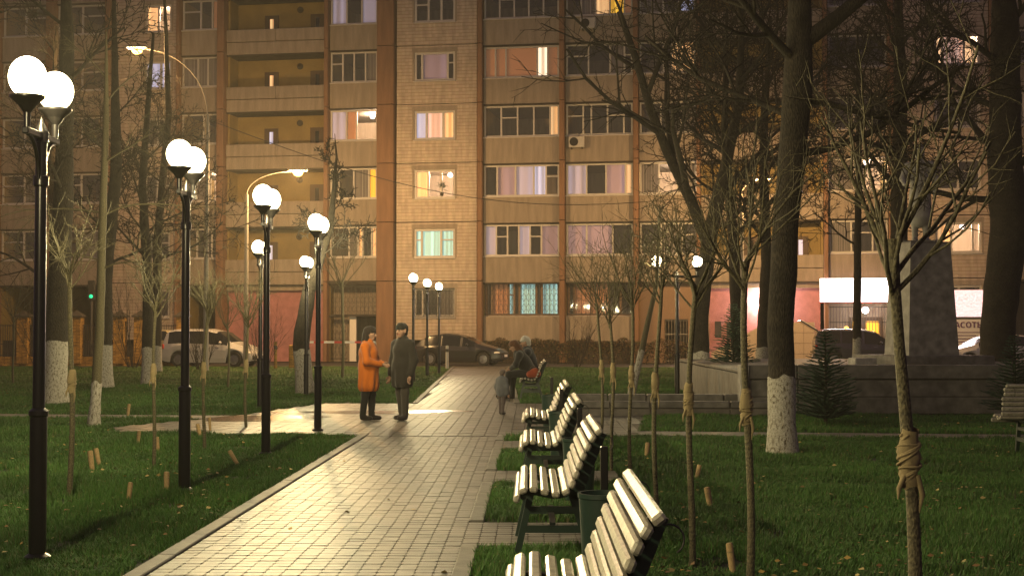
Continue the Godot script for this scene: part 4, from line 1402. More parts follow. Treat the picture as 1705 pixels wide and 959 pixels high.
	# plant standing in the warm kitchen window
	t2 = thing("potted_plant", "spiky potted plant standing in the warm tiled-wall window", "plant", on_facade(0.15, 8.12, -0.0), turn)
	mb2 = MB.new()
	mb2.lathe([Vector2(0, 0.0), Vector2(0.08, 0.0), Vector2(0.11, 0.16), Vector2(0.0, 0.16)], 12)
	part("pot", mb2, M.foundation, t2)
	mb2 = MB.new()
	var rng = RandomNumberGenerator.new()
	rng.seed = 4
	mb2.tube([Vector3(0, 0.1, 0), Vector3(-0.02, 0.5, 0)], [0.014, 0.01], 5)
	for k in 22:
		var a = rng.randf() * TAU
		var d = Vector3(cos(a), rng.randf_range(-0.2, 1.2), sin(a) * 0.3).normalized()
		var o = Vector3(-0.01, rng.randf_range(0.3, 0.52), 0)
		mb2.tube([o, o + d * 0.2, o + d * 0.38 + Vector3(0, -0.06, 0)], [0.006, 0.016, 0.001], 4, false)
	part("foliage", mb2, M.fir_needle, t2)

func area(parent: Node3D, at: Vector3, size: Vector2, c: Color, e: float) -> void:
	var l = AreaLight3D.new()
	l.name = "panel_light"
	l.area_size = size
	l.light_color = c
	l.light_energy = e
	l.shadow_enabled = true
	parent.add_child(l, true)
	l.position = at
	l.rotation.y = PI

# ---------------------------------------------------------------- monument
func monument() -> void:
	# low terrace wall of stone blocks with coping
	var t = thing("terrace_wall", "grey stone terrace wall in front of the monument", "wall", Vector3(4.05, 0, -27.3))
	var rng = RandomNumberGenerator.new()
	rng.seed = 12
	var mb = MB.new()
	mb.span(Vector3(0.06, -0.1, -14.0), Vector3(16, 0.72, -0.08))
	part("core", mb, M.stone_dark, t)
	mb = MB.new()
	mb.cbox(Vector3(8.0, 0.765, -7.0), Vector3(15.8, 0.06, 13.6), 0.01)
	part("paving", mb, M.stone_grey, t)
	var x = 0.0
	while x < 15.0:
		var w = 1.0 if x == 0.0 else 2.05
		for r in 2:
			mb = MB.new()
			var tt = rng.randf_range(0.85, 1.1)
			mb.col = Color(tt, tt, tt)
			mb.cbox(Vector3(x + w * 0.5, 0.15 + r * 0.32 + 0.02, -0.05), Vector3(w - 0.022, 0.312, 0.1), 0.008)
			part("stone_block", mb, M.stone_grey, t)
		mb = MB.new()
		mb.cbox(Vector3(x + w * 0.5 - 0.02, 0.80, -0.14), Vector3(w - 0.02, 0.26, 0.36), 0.012)
		part("coping_stone", mb, M.stone_grey, t)
		x += w
	mb = MB.new()
	mb.cbox(Vector3(-0.02, 0.46, -0.1), Vector3(0.16, 0.94, 0.4), 0.01)
	part("end_post", mb, M.stone_pale, t)
	# low stone edging along the lawn
	t = thing("stone_edging", "low two-step stone edging running along the right lawn", "edging", Vector3(0.75, 0, -26.9))
	for i in 5:
		mb = MB.new()
		var tt = rng.randf_range(0.9, 1.15)
		mb.col = Color(tt, tt, tt)
		var w2 = 0.72
		mb.cbox(Vector3(0.36 + i * 0.74, 0.2, 0.0), Vector3(w2, 0.13, 0.2), 0.02)
		part("coping_stone", mb, M.stone_grey, t)
		mb = MB.new()
		mb.cbox(Vector3(0.36 + i * 0.74, 0.06, 0.0), Vector3(w2 + 0.012, 0.14, 0.16), 0.01)
		part("stone_block", mb, M.stone_dark, t)
		mb = MB.new()
		mb.col = Color(tt, tt, tt)
		mb.cbox(Vector3(0.36 + i * 0.74, 0.26, -0.9), Vector3(w2, 0.2, 0.3), 0.02)
		part("coping_stone", mb, M.stone_grey, t)
		mb = MB.new()
		mb.cbox(Vector3(0.36 + i * 0.74, 0.07, -0.9), Vector3(w2 + 0.012, 0.2, 0.26), 0.01)
		part("stone_block", mb, M.stone_dark, t)
	# pedestal, turned a little so that its lit side shows
	t = thing("monument_pedestal", "tall tapering granite pedestal with one pale rough side", "pedestal", Vector3(8.75, 0.79, -32.4), deg_to_rad(12))
	mb = MB.new()
	var hb = 0.60; var ht = 0.48; var H = 2.72
	var cb = []; var ct = []
	for k in 4:
		var g = PI / 4 + k * PI / 2
		cb.append(Vector3(cos(g) * hb * 1.414, 0.25, sin(g) * hb * 1.414)); ct.append(Vector3(cos(g) * ht * 1.414, H, sin(g) * ht * 1.414))
	var names_ = ["block_face", "block_face", "block_face", "block_face"]
	for k in 4:
		mb = MB.new()
		var k2 = (k + 1) % 4
		var a: Vector3 = cb[k]; var b: Vector3 = cb[k2]
		mb.quad(b, a, ct[k], ct[k2])
		var inn = Vector3(0, 0, 0)
		var am = a * 0.92; var bm = b * 0.92; am.y = a.y; bm.y = b.y
		mb.quad(am, bm, Vector3(ct[k2].x * 0.9, H, ct[k2].z * 0.9), Vector3(ct[k].x * 0.9, H, ct[k].z * 0.9))
		part(names_[k], mb, M.granite, t)
	mb = MB.new()
	mb.cbox(Vector3(0, 0.12, 0), Vector3(2.3, 0.26, 2.3), 0.02)
	part("plinth", mb, M.stone_grey, t)
	mb = MB.new()
	mb.cbox(Vector3(0, H + 0.015, 0), Vector3(0.94, 0.06, 0.94), 0.01)
	part("top_slab", mb, M.stone_grey, t)
	mb = MB.new()
	mb.cbox(Vector3(-1.7, 0.1, 0.6), Vector3(0.5, 0.2, 0.4), 0.02)
	part("stone_block", mb, M.stone_pale, t)
	# standing stone figure in a long coat
	t = thing("monument_figure", "grey stone figure in a long coat standing on the pedestal", "statue", Vector3(8.75, 3.545, -32.4), deg_to_rad(-20))
	var bd = Body.new()
	var w = Color(1, 1, 1)
	for s in [-1, 1]:
		bd.chain([Vector3(0.12 * s, 0.06, 0.1), Vector3(0.12 * s, 0.06, -0.05), Vector3(0.12 * s, 0.55, -0.02), Vector3(0.11 * s, 1.05, 0)], [0.055, 0.06, 0.085, 0.12], w)
	bd.chain([Vector3(0, 0.6, -0.02), Vector3(0, 1.1, 0), Vector3(0, 1.45, 0.0), Vector3(0, 1.72, 0)], [0.26, 0.22, 0.22, 0.16], w)
	bd.cap(Vector3(-0.2, 1.74, 0), Vector3(0.2, 1.74, 0), 0.11, 0.11, w)
	bd.chain([Vector3(0, 1.74, 0), Vector3(0, 1.95, 0.02)], [0.09, 0.075], w)
	bd.chain([Vector3(0, 2.0, 0.02), Vector3(0, 2.12, 0.01)], [0.1, 0.11], w)
	bd.cap(Vector3(0, 2.02, 0.12), Vector3(0, 1.99, 0.13), 0.02, 0.025, w)
	bd.chain([Vector3(-0.28, 1.72, 0), Vector3(-0.36, 1.45, 0.1), Vector3(-0.3, 1.3, 0.34)], [0.09, 0.07, 0.05], w)
	bd.chain([Vector3(0.28, 1.72, 0), Vector3(0.34, 1.4, 0.0), Vector3(0.33, 1.1, 0.08)], [0.09, 0.07, 0.05], w)
	for k in 4:
		bd.chain([Vector3(-0.3 + k * 0.022, 1.3, 0.38), Vector3(-0.3 + k * 0.022, 1.29, 0.46)], [0.016, 0.012], w)
		bd.chain([Vector3(0.33, 1.06, 0.06 + k * 0.022), Vector3(0.33, 0.97, 0.07 + k * 0.022)], [0.016, 0.012], w)
	mb = MB.new()
	bd.build(mb, 0.022, 0.05)
	part("figure", mb, M.stone_pale, t)
	mb = MB.new()
	mb.cbox(Vector3(0, 0.02, 0), Vector3(0.7, 0.06, 0.6), 0.01)
	part("base", mb, M.stone_grey, t)

# ---------------------------------------------------------------- people
func add_head(mb: MB, hair: MB, o: Vector3, face: Basis, skin: Color, hairc: Color, long_hair: bool, k := 1.0, hat := false) -> void:
	# o: top of the neck; face.z looks forward
	var b = Body.new()
	var p = func(x, y, z) -> Vector3: return o + face * (Vector3(x, y, z) * k)
	b.chain([p.call(0, -0.1, -0.015), p.call(0, 0.03, 0.0)], [0.055 * k, 0.052 * k], skin)
	b.chain([p.call(0, 0.13, -0.012), p.call(0, 0.1, 0.02)], [0.088 * k, 0.08 * k], skin)
	b.chain([p.call(0, 0.08, 0.03), p.call(0, 0.03, 0.06)], [0.062 * k, 0.04 * k], skin)
	b.chain([p.call(0, 0.115, 0.1), p.call(0, 0.085, 0.116)], [0.01 * k, 0.016 * k], skin)
	for s in [-1, 1]:
		b.cap(p.call(0.085 * s, 0.12, -0.005), p.call(0.088 * s, 0.08, 0.0), 0.016 * k, 0.012 * k, skin)
		b.cap(p.call(0.032 * s, 0.122, 0.09), p.call(0.034 * s, 0.122, 0.09), 0.0125 * k, 0.0125 * k, Color(0.02, 0.015, 0.01))
	b.cap(p.call(-0.02, 0.052, 0.092), p.call(0.02, 0.052, 0.092), 0.009 * k, 0.009 * k, Color(skin.r * 0.7, skin.g * 0.4, skin.b * 0.4))
	b.build(mb, 0.0095 * k, 0.02 * k)
	var h = Body.new()
	h.chain([p.call(0, 0.145, -0.03), p.call(0, 0.165, 0.015)], [0.1 * k, 0.088 * k], hairc)
	h.cap(p.call(0, 0.09, -0.055), p.call(0, 0.05, -0.06), 0.07 * k, 0.06 * k, hairc)
	if long_hair:
		h.chain([p.call(0, 0.06, -0.06), p.call(0, -0.06, -0.075)], [0.08 * k, 0.07 * k], hairc)
		for s in [-1, 1]: h.chain([p.call(0.075 * s, 0.12, -0.02), p.call(0.075 * s, -0.02, -0.02)], [0.035 * k, 0.03 * k], hairc)
	if hat:
		h.cap(p.call(-0.04, 0.19, 0.0), p.call(0.04, 0.19, 0.0), 0.075 * k, 0.075 * k, hairc)
		h.cap(p.call(-0.05, 0.155, 0.1), p.call(0.05, 0.155, 0.1), 0.02 * k, 0.02 * k, hairc)
	h.build(hair, 0.012 * k, 0.03 * k)

func add_hand(mb: MB, wrist: Vector3, dir: Vector3, across: Vector3, skin: Color, side: float, k := 1.0) -> void:
	var b = Body.new()
	var d = dir.normalized(); var a = (across - d * across.dot(d)).normalized()
	var n = d.cross(a).normalized() * side
	b.chain([wrist, wrist + d * 0.05 * k, wrist + d * 0.085 * k], [0.024 * k, 0.03 * k, 0.028 * k], skin)
	var ln = [0.062, 0.072, 0.067, 0.052]
	for i in 4:
		var r = wrist + d * 0.08 * k + a * (0.026 - 0.0175 * i) * k
		var m: Vector3 = r + (d * 0.9 + n * 0.3).normalized() * ln[i] * 0.55 * k
		b.chain([r, m, m + (d * 0.6 + n * 0.8).normalized() * ln[i] * 0.45 * k], [0.0095 * k, 0.009 * k, 0.0075 * k], skin)
	var th = wrist + d * 0.03 * k + a * 0.028 * k
	b.chain([th, th + (d * 0.6 + a * 0.7 + n * 0.3).normalized() * 0.035 * k, th + (d * 0.9 + a * 0.4 + n * 0.5).normalized() * 0.065 * k], [0.012 * k, 0.011 * k, 0.008 * k], skin)
	b.build(mb, 0.007 * k, 0.008 * k)

func stander(label: String, at: Vector3, turn: float, h: float, coatc: Color, legc: Color, shoec: Color, skin: Color, hairc: Color, hem: float, arms: String, long_hair: bool, hat := false) -> void:
	var t = thing("person", label, "person", at, turn, "people on the plaza")
	var k = h / 1.68
	var body = MB.new(); var hair = MB.new(); var coat = MB.new()
	var b = Body.new()
	for s in [-1, 1]:
		var fz = 0.05 * s
		b.chain([Vector3(0.09 * s, 0.045, 0.13 + fz) * k, Vector3(0.085 * s, 0.05, -0.02 + fz) * k], [0.042 * k, 0.05 * k], shoec)
		b.chain([Vector3(0.085 * s, 0.1, -0.02 + fz) * k, Vector3(0.09 * s, 0.47, 0.01 + fz * 0.6) * k, Vector3(0.09 * s, 0.85, 0.0) * k], [0.058 * k, 0.07 * k, 0.1 * k], legc)
	b.cap(Vector3(0, 0.85, 0) * k, Vector3(0, 1.3, 0) * k, 0.12 * k, 0.12 * k, coatc)
	b.build(body, 0.02, 0.03)
	add_head(body, hair, Vector3(0, 1.43, 0.02) * k, Basis(Vector3.RIGHT, 0.12), skin, hairc, long_hair, k, hat)
	var c = Body.new()
	c.chain([Vector3(-0.06, hem, 0.0) * k, Vector3(-0.03, 0.95, 0) * k], [0.155 * k, 0.17 * k], coatc)
	c.chain([Vector3(0.06, hem, 0.02) * k, Vector3(0.03, 0.95, 0.01) * k], [0.155 * k, 0.17 * k], coatc)
	c.chain([Vector3(0, 0.95, 0) * k, Vector3(0, 1.2, 0.0) * k, Vector3(0, 1.3, -0.01) * k], [0.165 * k, 0.165 * k, 0.13 * k], coatc)
	c.cap(Vector3(-0.13, 1.31, 0) * k, Vector3(0.13, 1.31, 0) * k, 0.085 * k, 0.085 * k, coatc)
	c.cap(Vector3(0, 1.38, -0.02) * k, Vector3(0, 1.42, 0.0) * k, 0.085 * k, 0.075 * k, coatc)
	for s in [-1, 1]:
		var el: Vector3; var wr: Vector3
		if arms == "front":
			el = Vector3(0.24 * s, 1.05, 0.06) * k; wr = Vector3(0.07 * s, 1.0, 0.25) * k
		else:
			el = Vector3(0.25 * s, 1.03, -0.02) * k; wr = Vector3(0.24 * s, 0.79, 0.06) * k
		c.chain([Vector3(0.18 * s, 1.3, 0) * k, el, wr], [0.078 * k, 0.066 * k, 0.052 * k], coatc)
		add_hand(body, wr + (wr - el).normalized() * 0.035 * k, wr - el, Vector3(0, 0.3, 1) if arms != "front" else Vector3(0, 1, 0.2), skin, -s, k)
	c.build(coat, 0.02, 0.05)
	# straight hem and soft hanging folds
	var hy = (hem - 0.1) * k
	for i in coat.v.size():
		var q = coat.v[i]
		var wgt = clampf((1.0 * k - q.y) / (0.4 * k), 0.0, 1.0)
		var an = atan2(q.z, q.x)
		var fl = wgt * 0.012 * k * sin(an * 8.0 + q.y * 3.0)
		q += Vector3(cos(an), 0, sin(an)) * fl
		q.y = maxf(q.y, hy)
		coat.v[i] = q
		coat.n[i] = (coat.n[i] + Vector3(-sin(an), 0, cos(an)) * -wgt * 0.55 * cos(an * 8.0 + q.y * 3.0)).normalized()
	part("body", body, M.cloth, t)
	part("coat", coat, M.cloth, t)
	part("hair" if not hat else "cap", hair, M.cloth, t)

func sitter(label: String, at: Vector3, turn: float, coatc: Color, legc: Color, shoec: Color, skin: Color, hairc: Color, lean: float, reach: float, hat: bool) -> void:
	# faces +z, seat top at 0.5
	var t = thing("person", label, "person", at, turn, "people on the far bench")
	var body = MB.new(); var hair = MB.new(); var coat = MB.new()
	var b = Body.new()
	for s in [-1, 1]:
		var kx = 0.11 * s
		var foot = Vector3(kx, 0.06, 0.52 + reach + 0.08 * s)
		b.chain([Vector3(kx * 0.9, 0.6, 0.0), Vector3(kx, 0.585, 0.44 + 0.04 * s), foot + Vector3(0, 0.06, 0)], [0.1, 0.075, 0.052], legc)
		b.chain([foot, foot + Vector3(0, -0.005, 0.16)], [0.052, 0.042], shoec)
	b.cap(Vector3(0, 0.62, 0), Vector3(0, 0.7, 0), 0.13, 0.13, legc)
	b.build(body, 0.02, 0.035)
	var up = Vector3(0, cos(lean), sin(lean))
	var hip = Vector3(0, 0.64, 0.0)
	var sh = hip + up * 0.45
	var c = Body.new()
	c.chain([hip, hip + up * 0.25, sh], [0.17, 0.165, 0.14], coatc)
	c.cap(sh + Vector3(-0.14, 0, 0), sh + Vector3(0.14, 0, 0), 0.085, 0.085, coatc)
	c.cap(sh, sh + up * 0.1, 0.08, 0.065, coatc)
	for s in [-1, 1]:
		var el = hip + Vector3(0.25 * s, 0.18, 0.2 + lean * 0.2); var wr = Vector3(0.06 * s, 0.72, 0.42)
		c.chain([sh + Vector3(0.17 * s, 0, 0), el, wr], [0.078, 0.065, 0.05], coatc)
		add_hand(body, wr + (wr - el).normalized() * 0.03, wr - el, Vector3(0, 1, 0), skin, -s)
	c.build(coat, 0.02, 0.05)
	add_head(body, hair, sh + up * 0.13, Basis(Vector3.RIGHT, lean * 0.9), skin, hairc, not hat, 1.0, hat)
	part("body", body, M.cloth, t)
	part("jacket", coat, M.cloth, t)
	part("cap" if hat else "hair", hair, M.cloth, t)

func people() -> void:
	var skin = Color(0.42, 0.25, 0.17)
	stander("person in a long orange coat and dark trousers standing on the plaza", Vector3(-2.86, 0.0, -25.3), PI / 2 - 0.25, 1.66, Color(0.62, 0.16, 0.008), Color(0.015, 0.013, 0.013), Color(0.012, 0.01, 0.01), skin, Color(0.02, 0.014, 0.01), 0.62, "front", true)
	stander("person in a dark knee-length coat facing the orange coat", Vector3(-2.26, 0.0, -25.4), -PI / 2 + 0.9, 1.72, Color(0.022, 0.019, 0.014), Color(0.05, 0.04, 0.035), Color(0.03, 0.022, 0.02), skin, Color(0.015, 0.012, 0.01), 0.66, "down", false)
	stander("small child in a grey-blue jacket walking on the plaza", Vector3(-0.55, 0.0, -27.2), PI - 0.6, 0.84, Color(0.11, 0.115, 0.13), Color(0.10, 0.075, 0.075), Color(0.05, 0.04, 0.04), skin, Color(0.13, 0.10, 0.09), 0.78, "down", false, true)
	sitter("seated person in dark clothes leaning forward, nearer end of the far bench", Vector3(-0.03, 0.0, -33.15), -PI / 2, Color(0.018, 0.016, 0.016), Color(0.012, 0.012, 0.013), Color(0.02, 0.018, 0.016), skin, Color(0.12, 0.05, 0.02), 0.55, -0.05, false)
	sitter("seated person in a navy jacket and pale cap, farther end of the far bench", Vector3(0.02, 0.0, -33.95), -PI / 2, Color(0.018, 0.02, 0.035), Color(0.015, 0.015, 0.02), Color(0.02, 0.018, 0.016), skin, Color(0.5, 0.47, 0.42), 0.22, 0.05, true)
	# soft red bag on the seat
	var t = thing("shoulder_bag", "rust red bag lying on the far bench beside the sitters", "bag", Vector3(0.06, 0.5, -32.78))
	var mb = MB.new()
	var b = Body.new()
	b.chain([Vector3(-0.08, 0.09, 0), Vector3(0.08, 0.1, 0.0)], [0.085, 0.09], Color(0.30, 0.05, 0.015))
	b.cap(Vector3(0, 0.16, -0.03), Vector3(0.05, 0.17, 0.03), 0.07, 0.07, Color(0.34, 0.06, 0.015))
	b.build(mb, 0.014, 0.04)
	part("pouch", mb, M.cloth, t)
	mb = MB.new()
	var pts = []; var rr = []
	for k in 9:
		var a = PI * k / 8.0
		pts.append(Vector3(cos(a) * 0.09, 0.18 + sin(a) * 0.09, 0)); rr.append(0.009)
	mb.tube(pts, rr, 6)
	part("strap", mb, M.door_brown, t)

# ---------------------------------------------------------------- trees and shrubs
func twig(mb: MB, rng: RandomNumberGenerator, p: Vector3, dir: Vector3, ln: float, r: float, level: int, P: Dictionary) -> void:
	var n = 5 if level <= 1 else (4 if level == 2 else 3)
	var pts = [p]; var rad = [r]
	var d = dir
	var q = p
	var ends: float = P.get("end", 0.45)
	for i in n:
		d = (d + Vector3(rng.randf_range(-1, 1), rng.randf_range(-1, 1), rng.randf_range(-1, 1)) * P.wob + Vector3.UP * P.up * (1.0 if level < 3 else 0.5)).normalized()
		q += d * ln / n
		pts.append(q)
		rad.append(r * lerpf(1.0, ends if level < P.levels else 0.25, (i + 1.0) / n))
	mb.tube(pts, rad, [8, 6, 5, 4, 3, 3][mini(level, 5)], false)
	if level >= P.levels: return
	var cnt: int = P.n[mini(level, P.n.size() - 1)]
	var az = rng.randf() * TAU
	for i in cnt:
		var f = lerpf(P.get("from", 0.25), 1.0, (i + rng.randf() * 0.8) / cnt)
		var seg = clampf(f * n, 0.0, n - 0.001)
		var i0 = int(seg)
		var o: Vector3 = pts[i0].lerp(pts[i0 + 1], seg - i0)
		var dd: Vector3 = (pts[i0 + 1] - pts[i0]).normalized()
		az += 2.4 + rng.randf_range(-0.5, 0.5)
		var side = dd.cross(Vector3.UP if absf(dd.y) < 0.95 else Vector3.RIGHT).normalized().rotated(dd, az)
		var ang: float = P.ang * rng.randf_range(0.7, 1.25)
		var nd = (dd * cos(ang) + side * sin(ang)).normalized()
		var rr: float = lerpf(rad[i0], rad[i0 + 1], seg - i0) * rng.randf_range(0.5, 0.72)
		twig(mb, rng, o, nd, ln * P.lr * rng.randf_range(0.7, 1.2), maxf(rr, P.rmin), level + 1, P)

func big_tree(label: String, at: Vector3, pts: Array, rad: Array, wash: float, limbs: Array, sd: int, P: Dictionary, bark: Material, group: String) -> void:
	# pts: trunk line from the ground; limbs: [height, direction, length, radius]
	var t = thing("bare_tree", label, "tree", at, 0.0, group)
	var rng = RandomNumberGenerator.new()
	rng.seed = sd
	var fine = []; var fr = []
	for i in pts.size() - 1:
		var m = maxi(2, int((pts[i] as Vector3).distance_to(pts[i + 1]) / 0.35))
		for k in m:
			fine.append(pts[i].lerp(pts[i + 1], float(k) / m) + Vector3(rng.randf_range(-1, 1), 0, rng.randf_range(-1, 1)) * rad[i] * 0.05)
			fr.append(lerpf(rad[i], rad[i + 1], float(k) / m) * rng.randf_range(0.96, 1.05))
	fine.append(pts[-1]); fr.append(rad[-1])
	fr[0] *= 1.25
	fine.insert(0, fine[0] - Vector3(0, 0.15, 0)); fr.insert(0, fr[0] * 1.15)
	var mb = MB.new()
	mb.tube(fine, fr, 16, false)
	part("trunk", mb, bark, t)
	if wash > 0.0:
		var wp = []; var wr = []
		for i in fine.size():
			if fine[i].y < wash:
				wp.append(fine[i]); wr.append(fr[i] + 0.006)
			elif wp.size():
				var f: float = (wash - fine[i - 1].y) / maxf(fine[i].y - fine[i - 1].y, 1e-4)
				wp.append(fine[i - 1].lerp(fine[i], f)); wr.append(lerpf(fr[i - 1], fr[i], f) + 0.006)
				break
		mb = MB.new()
		mb.tube(wp, wr, 16, false)
		for k in 16:
			var q = mb.v[mb.v.size() - 1 - k]
			q.y += 0.025 * sin(k * 1.18) + rng.randf_range(-0.02, 0.02)
			mb.v[mb.v.size() - 1 - k] = q
		part("whitewash_coat", mb, M.whitewash, t)
	mb = MB.new()
	for e in limbs:
		var o = Vector3.ZERO
		for i in fine.size() - 1:
			if e[0] >= fine[i].y and e[0] <= fine[i + 1].y:
				o = fine[i].lerp(fine[i + 1], (e[0] - fine[i].y) / maxf(fine[i + 1].y - fine[i].y, 1e-4))
		if o == Vector3.ZERO: o = fine[-1]
		twig(mb, rng, o, (e[1] as Vector3).normalized(), e[2], e[3], 1, P)
	part("crown", mb, bark, t)

func rand_limbs(sd: int, h0: float, h1: float, n: int, ln: float, r: float, flat := 0.5) -> Array:
	var rng = RandomNumberGenerator.new()
	rng.seed = sd
	var out = []
	var az = rng.randf() * TAU
	for i in n:
		az += 2.4
		var f = (i + 0.5) / n
		out.append([lerpf(h0, h1, f), Vector3(cos(az), flat + 0.5 * f, sin(az)), ln * lerpf(1.0, 0.6, f) * rng.randf_range(0.75, 1.15), r * lerpf(1.0, 0.6, f)])
	return out

func sapling(label: String, at: Vector3, fork: float, top: float, r: float, sd: int, group: String, burlap: float, sticks := 11, lean := Vector2.ZERO) -> void:
	var t = thing("sapling_tree", label, "tree", at, 0.0, group)
	var rng = RandomNumberGenerator.new()
	rng.seed = sd
	var pts = []; var rad = []
	var n = 10
	for i in n + 1:
		var f = float(i) / n
		pts.append(Vector3(lean.x * f + 0.025 * sin(f * 5.0 + sd), -0.08 + (fork + 0.08) * f, lean.y * f + 0.025 * cos(f * 4.0 + sd)))
		rad.append(r * lerpf(1.15, 0.85, f) * rng.randf_range(0.95, 1.06))
	var mb = MB.new()
	mb.tube(pts, rad, 10, false)
	part("trunk", mb, M.young_bark, t)
	if burlap > 0.0:
		mb = MB.new()
		var c: Vector3 = pts[5]; var y = burlap
		for i in n:
			if pts[i].y <= y and pts[i + 1].y >= y: c = pts[i].lerp(pts[i + 1], (y - pts[i].y) / (pts[i + 1].y - pts[i].y))
		var bp = []; var br = []
		for k in 9:
			var f = k / 8.0
			bp.append(c + Vector3(rng.randf_range(-1, 1) * r * 0.25, 0.11 - 0.22 * f, rng.randf_range(-1, 1) * r * 0.25))
			br.append(r * (1.05 + 0.75 * sin(PI * clampf(f, 0.08, 0.92)) - (0.4 if k == 5 else 0.0) + rng.randf_range(-0.12, 0.18)))
		mb.tube(bp, br, 12, false)
		for g in 5:
			var hp = []; var hr = []
			var ph = rng.randf() * TAU
			var tilt = rng.randf_range(-0.9, 0.9)
			for k in 34:
				var f = k / 33.0
				var an = ph + f * TAU * 2.3
				var rad2 = r * (1.05 + 0.72 * sin(PI * clampf(f, 0.1, 0.9)) + rng.randf_range(-0.07, 0.07))
				hp.append(c + Vector3(cos(an) * rad2, 0.095 - 0.19 * f + tilt * r * cos(an), sin(an) * rad2))
				hr.append(r * rng.randf_range(0.14, 0.24))
			mb.tube(hp, hr, 6, true)
		mb.tube([c + Vector3(r, -0.06, r), c + Vector3(r * 1.6, -0.13, r * 1.2), c + Vector3(r * 1.2, -0.2, r)], [r * 0.4, r * 0.5, r * 0.1], 6, false)
		mb.tube([c + Vector3(-r, -0.06, r), c + Vector3(-r * 1.9, -0.11, r), c + Vector3(-r * 2.0, -0.15, r * 0.8)], [r * 0.4, r * 0.4, r * 0.1], 6, false)
		part("burlap_wrap", mb, M.burlap, t)
	mb = MB.new()
	var P = {"wob": 0.2, "up": 0.1, "levels": 3, "n": [0, 5, 3], "ang": 0.75, "lr": 0.48, "rmin": 0.0025, "from": 0.25}
	var az = rng.randf() * TAU
	var o: Vector3 = pts[n]
	for k in sticks:
		az += 2.4
		var sp = rng.randf_range(0.3, 1.15)
		var d = Vector3(cos(az) * sp, 1.0, sin(az) * sp).normalized()
		twig(mb, rng, o - Vector3(0, rng.randf_range(0.0, 0.22), 0), d, (top - fork) * rng.randf_range(0.65, 1.05), r * rng.randf_range(0.32, 0.5), 1, P)
	part("crown", mb, M.young_bark, t)

func fir(label: String, at: Vector3, h: float, w: float, sd: int) -> void:
	var t = thing("young_fir", label, "fir tree", at, 0.0, "small fir trees by the monument")
	var rng = RandomNumberGenerator.new()
	rng.seed = sd
	var mb = MB.new()
	mb.tube([Vector3(0, -0.1, 0), Vector3(0.01, h * 0.5, 0), Vector3(0, h, 0)], [0.035, 0.022, 0.006], 8, false)
	part("trunk", mb, M.bark, t)
	mb = MB.new()
	var y = 0.1
	while y < h * 0.98:
		var f = y / h
		var ln = w * pow(1.0 - f, 0.8) + 0.05
		var m = int(lerpf(16, 7, f))
		var a0 = rng.randf() * TAU
		for k in m:
			var a = a0 + TAU * k / m + rng.randf_range(-0.25, 0.25)
			var l = ln * rng.randf_range(0.7, 1.15)
			var d = Vector3(cos(a), 0, sin(a))
			var p0 = Vector3(0, y, 0); var p1 = p0 + d * l * 0.5 + Vector3(0, l * 0.12, 0); var p2 = p0 + d * l + Vector3(0, l * rng.randf_range(0.12, 0.35), 0)
			mb.tube([p0, p1, p2], [0.009, 0.006, 0.002], 4, false)
			var tn = rng.randf_range(0.7, 1.3)
			mb.col = Color(tn, tn, tn)
			var nn = int(l / 0.012)
			for j in nn:
				var g = float(j + 1) / nn
				var c = p0.lerp(p1, g * 2.0) if g < 0.5 else p1.lerp(p2, g * 2.0 - 1.0)
				if g < 0.12: continue
				for s in [-1, 1]:
					var sd2 = Vector3(-d.z, 0, d.x) * s
					var nl = rng.randf_range(0.05, 0.12) * (1.15 - g * 0.6) * clampf(l * 1.6, 0.5, 1.3)
					var tip = c + (d * 0.8 + sd2 * rng.randf_range(0.5, 1.0) + Vector3(0, rng.randf_range(-0.25, 0.4), 0)).normalized() * nl
					var wv = Vector3(0, 0.01, 0) + d * 0.01
					mb.tri(c - wv, tip, c + wv)
			mb.col = Color(1, 1, 1)
		y += lerpf(0.07, 0.055, f)
	part("crown", mb, M.fir_needle, t)

func shrub(label: String, at: Vector3, h: float, n: int, sd: int) -> void:
	var t = thing("bare_shrub", label, "shrub", at, 0.0, "leafless shrubs")
	var rng = RandomNumberGenerator.new()
	rng.seed = sd
	var mb = MB.new()
	var P = {"wob": 0.16, "up": 0.1, "levels": 3, "n": [0, 4, 3], "ang": 0.5, "lr": 0.55, "rmin": 0.004}
	for k in n:
		var a = rng.randf() * TAU
		twig(mb, rng, Vector3(cos(a) * 0.15, -0.05, sin(a) * 0.15), Vector3(cos(a) * 0.5, 1.0, sin(a) * 0.5).normalized(), h * rng.randf_range(0.7, 1.1), 0.016, 1, P)
	part("stems", mb, M.bark, t)

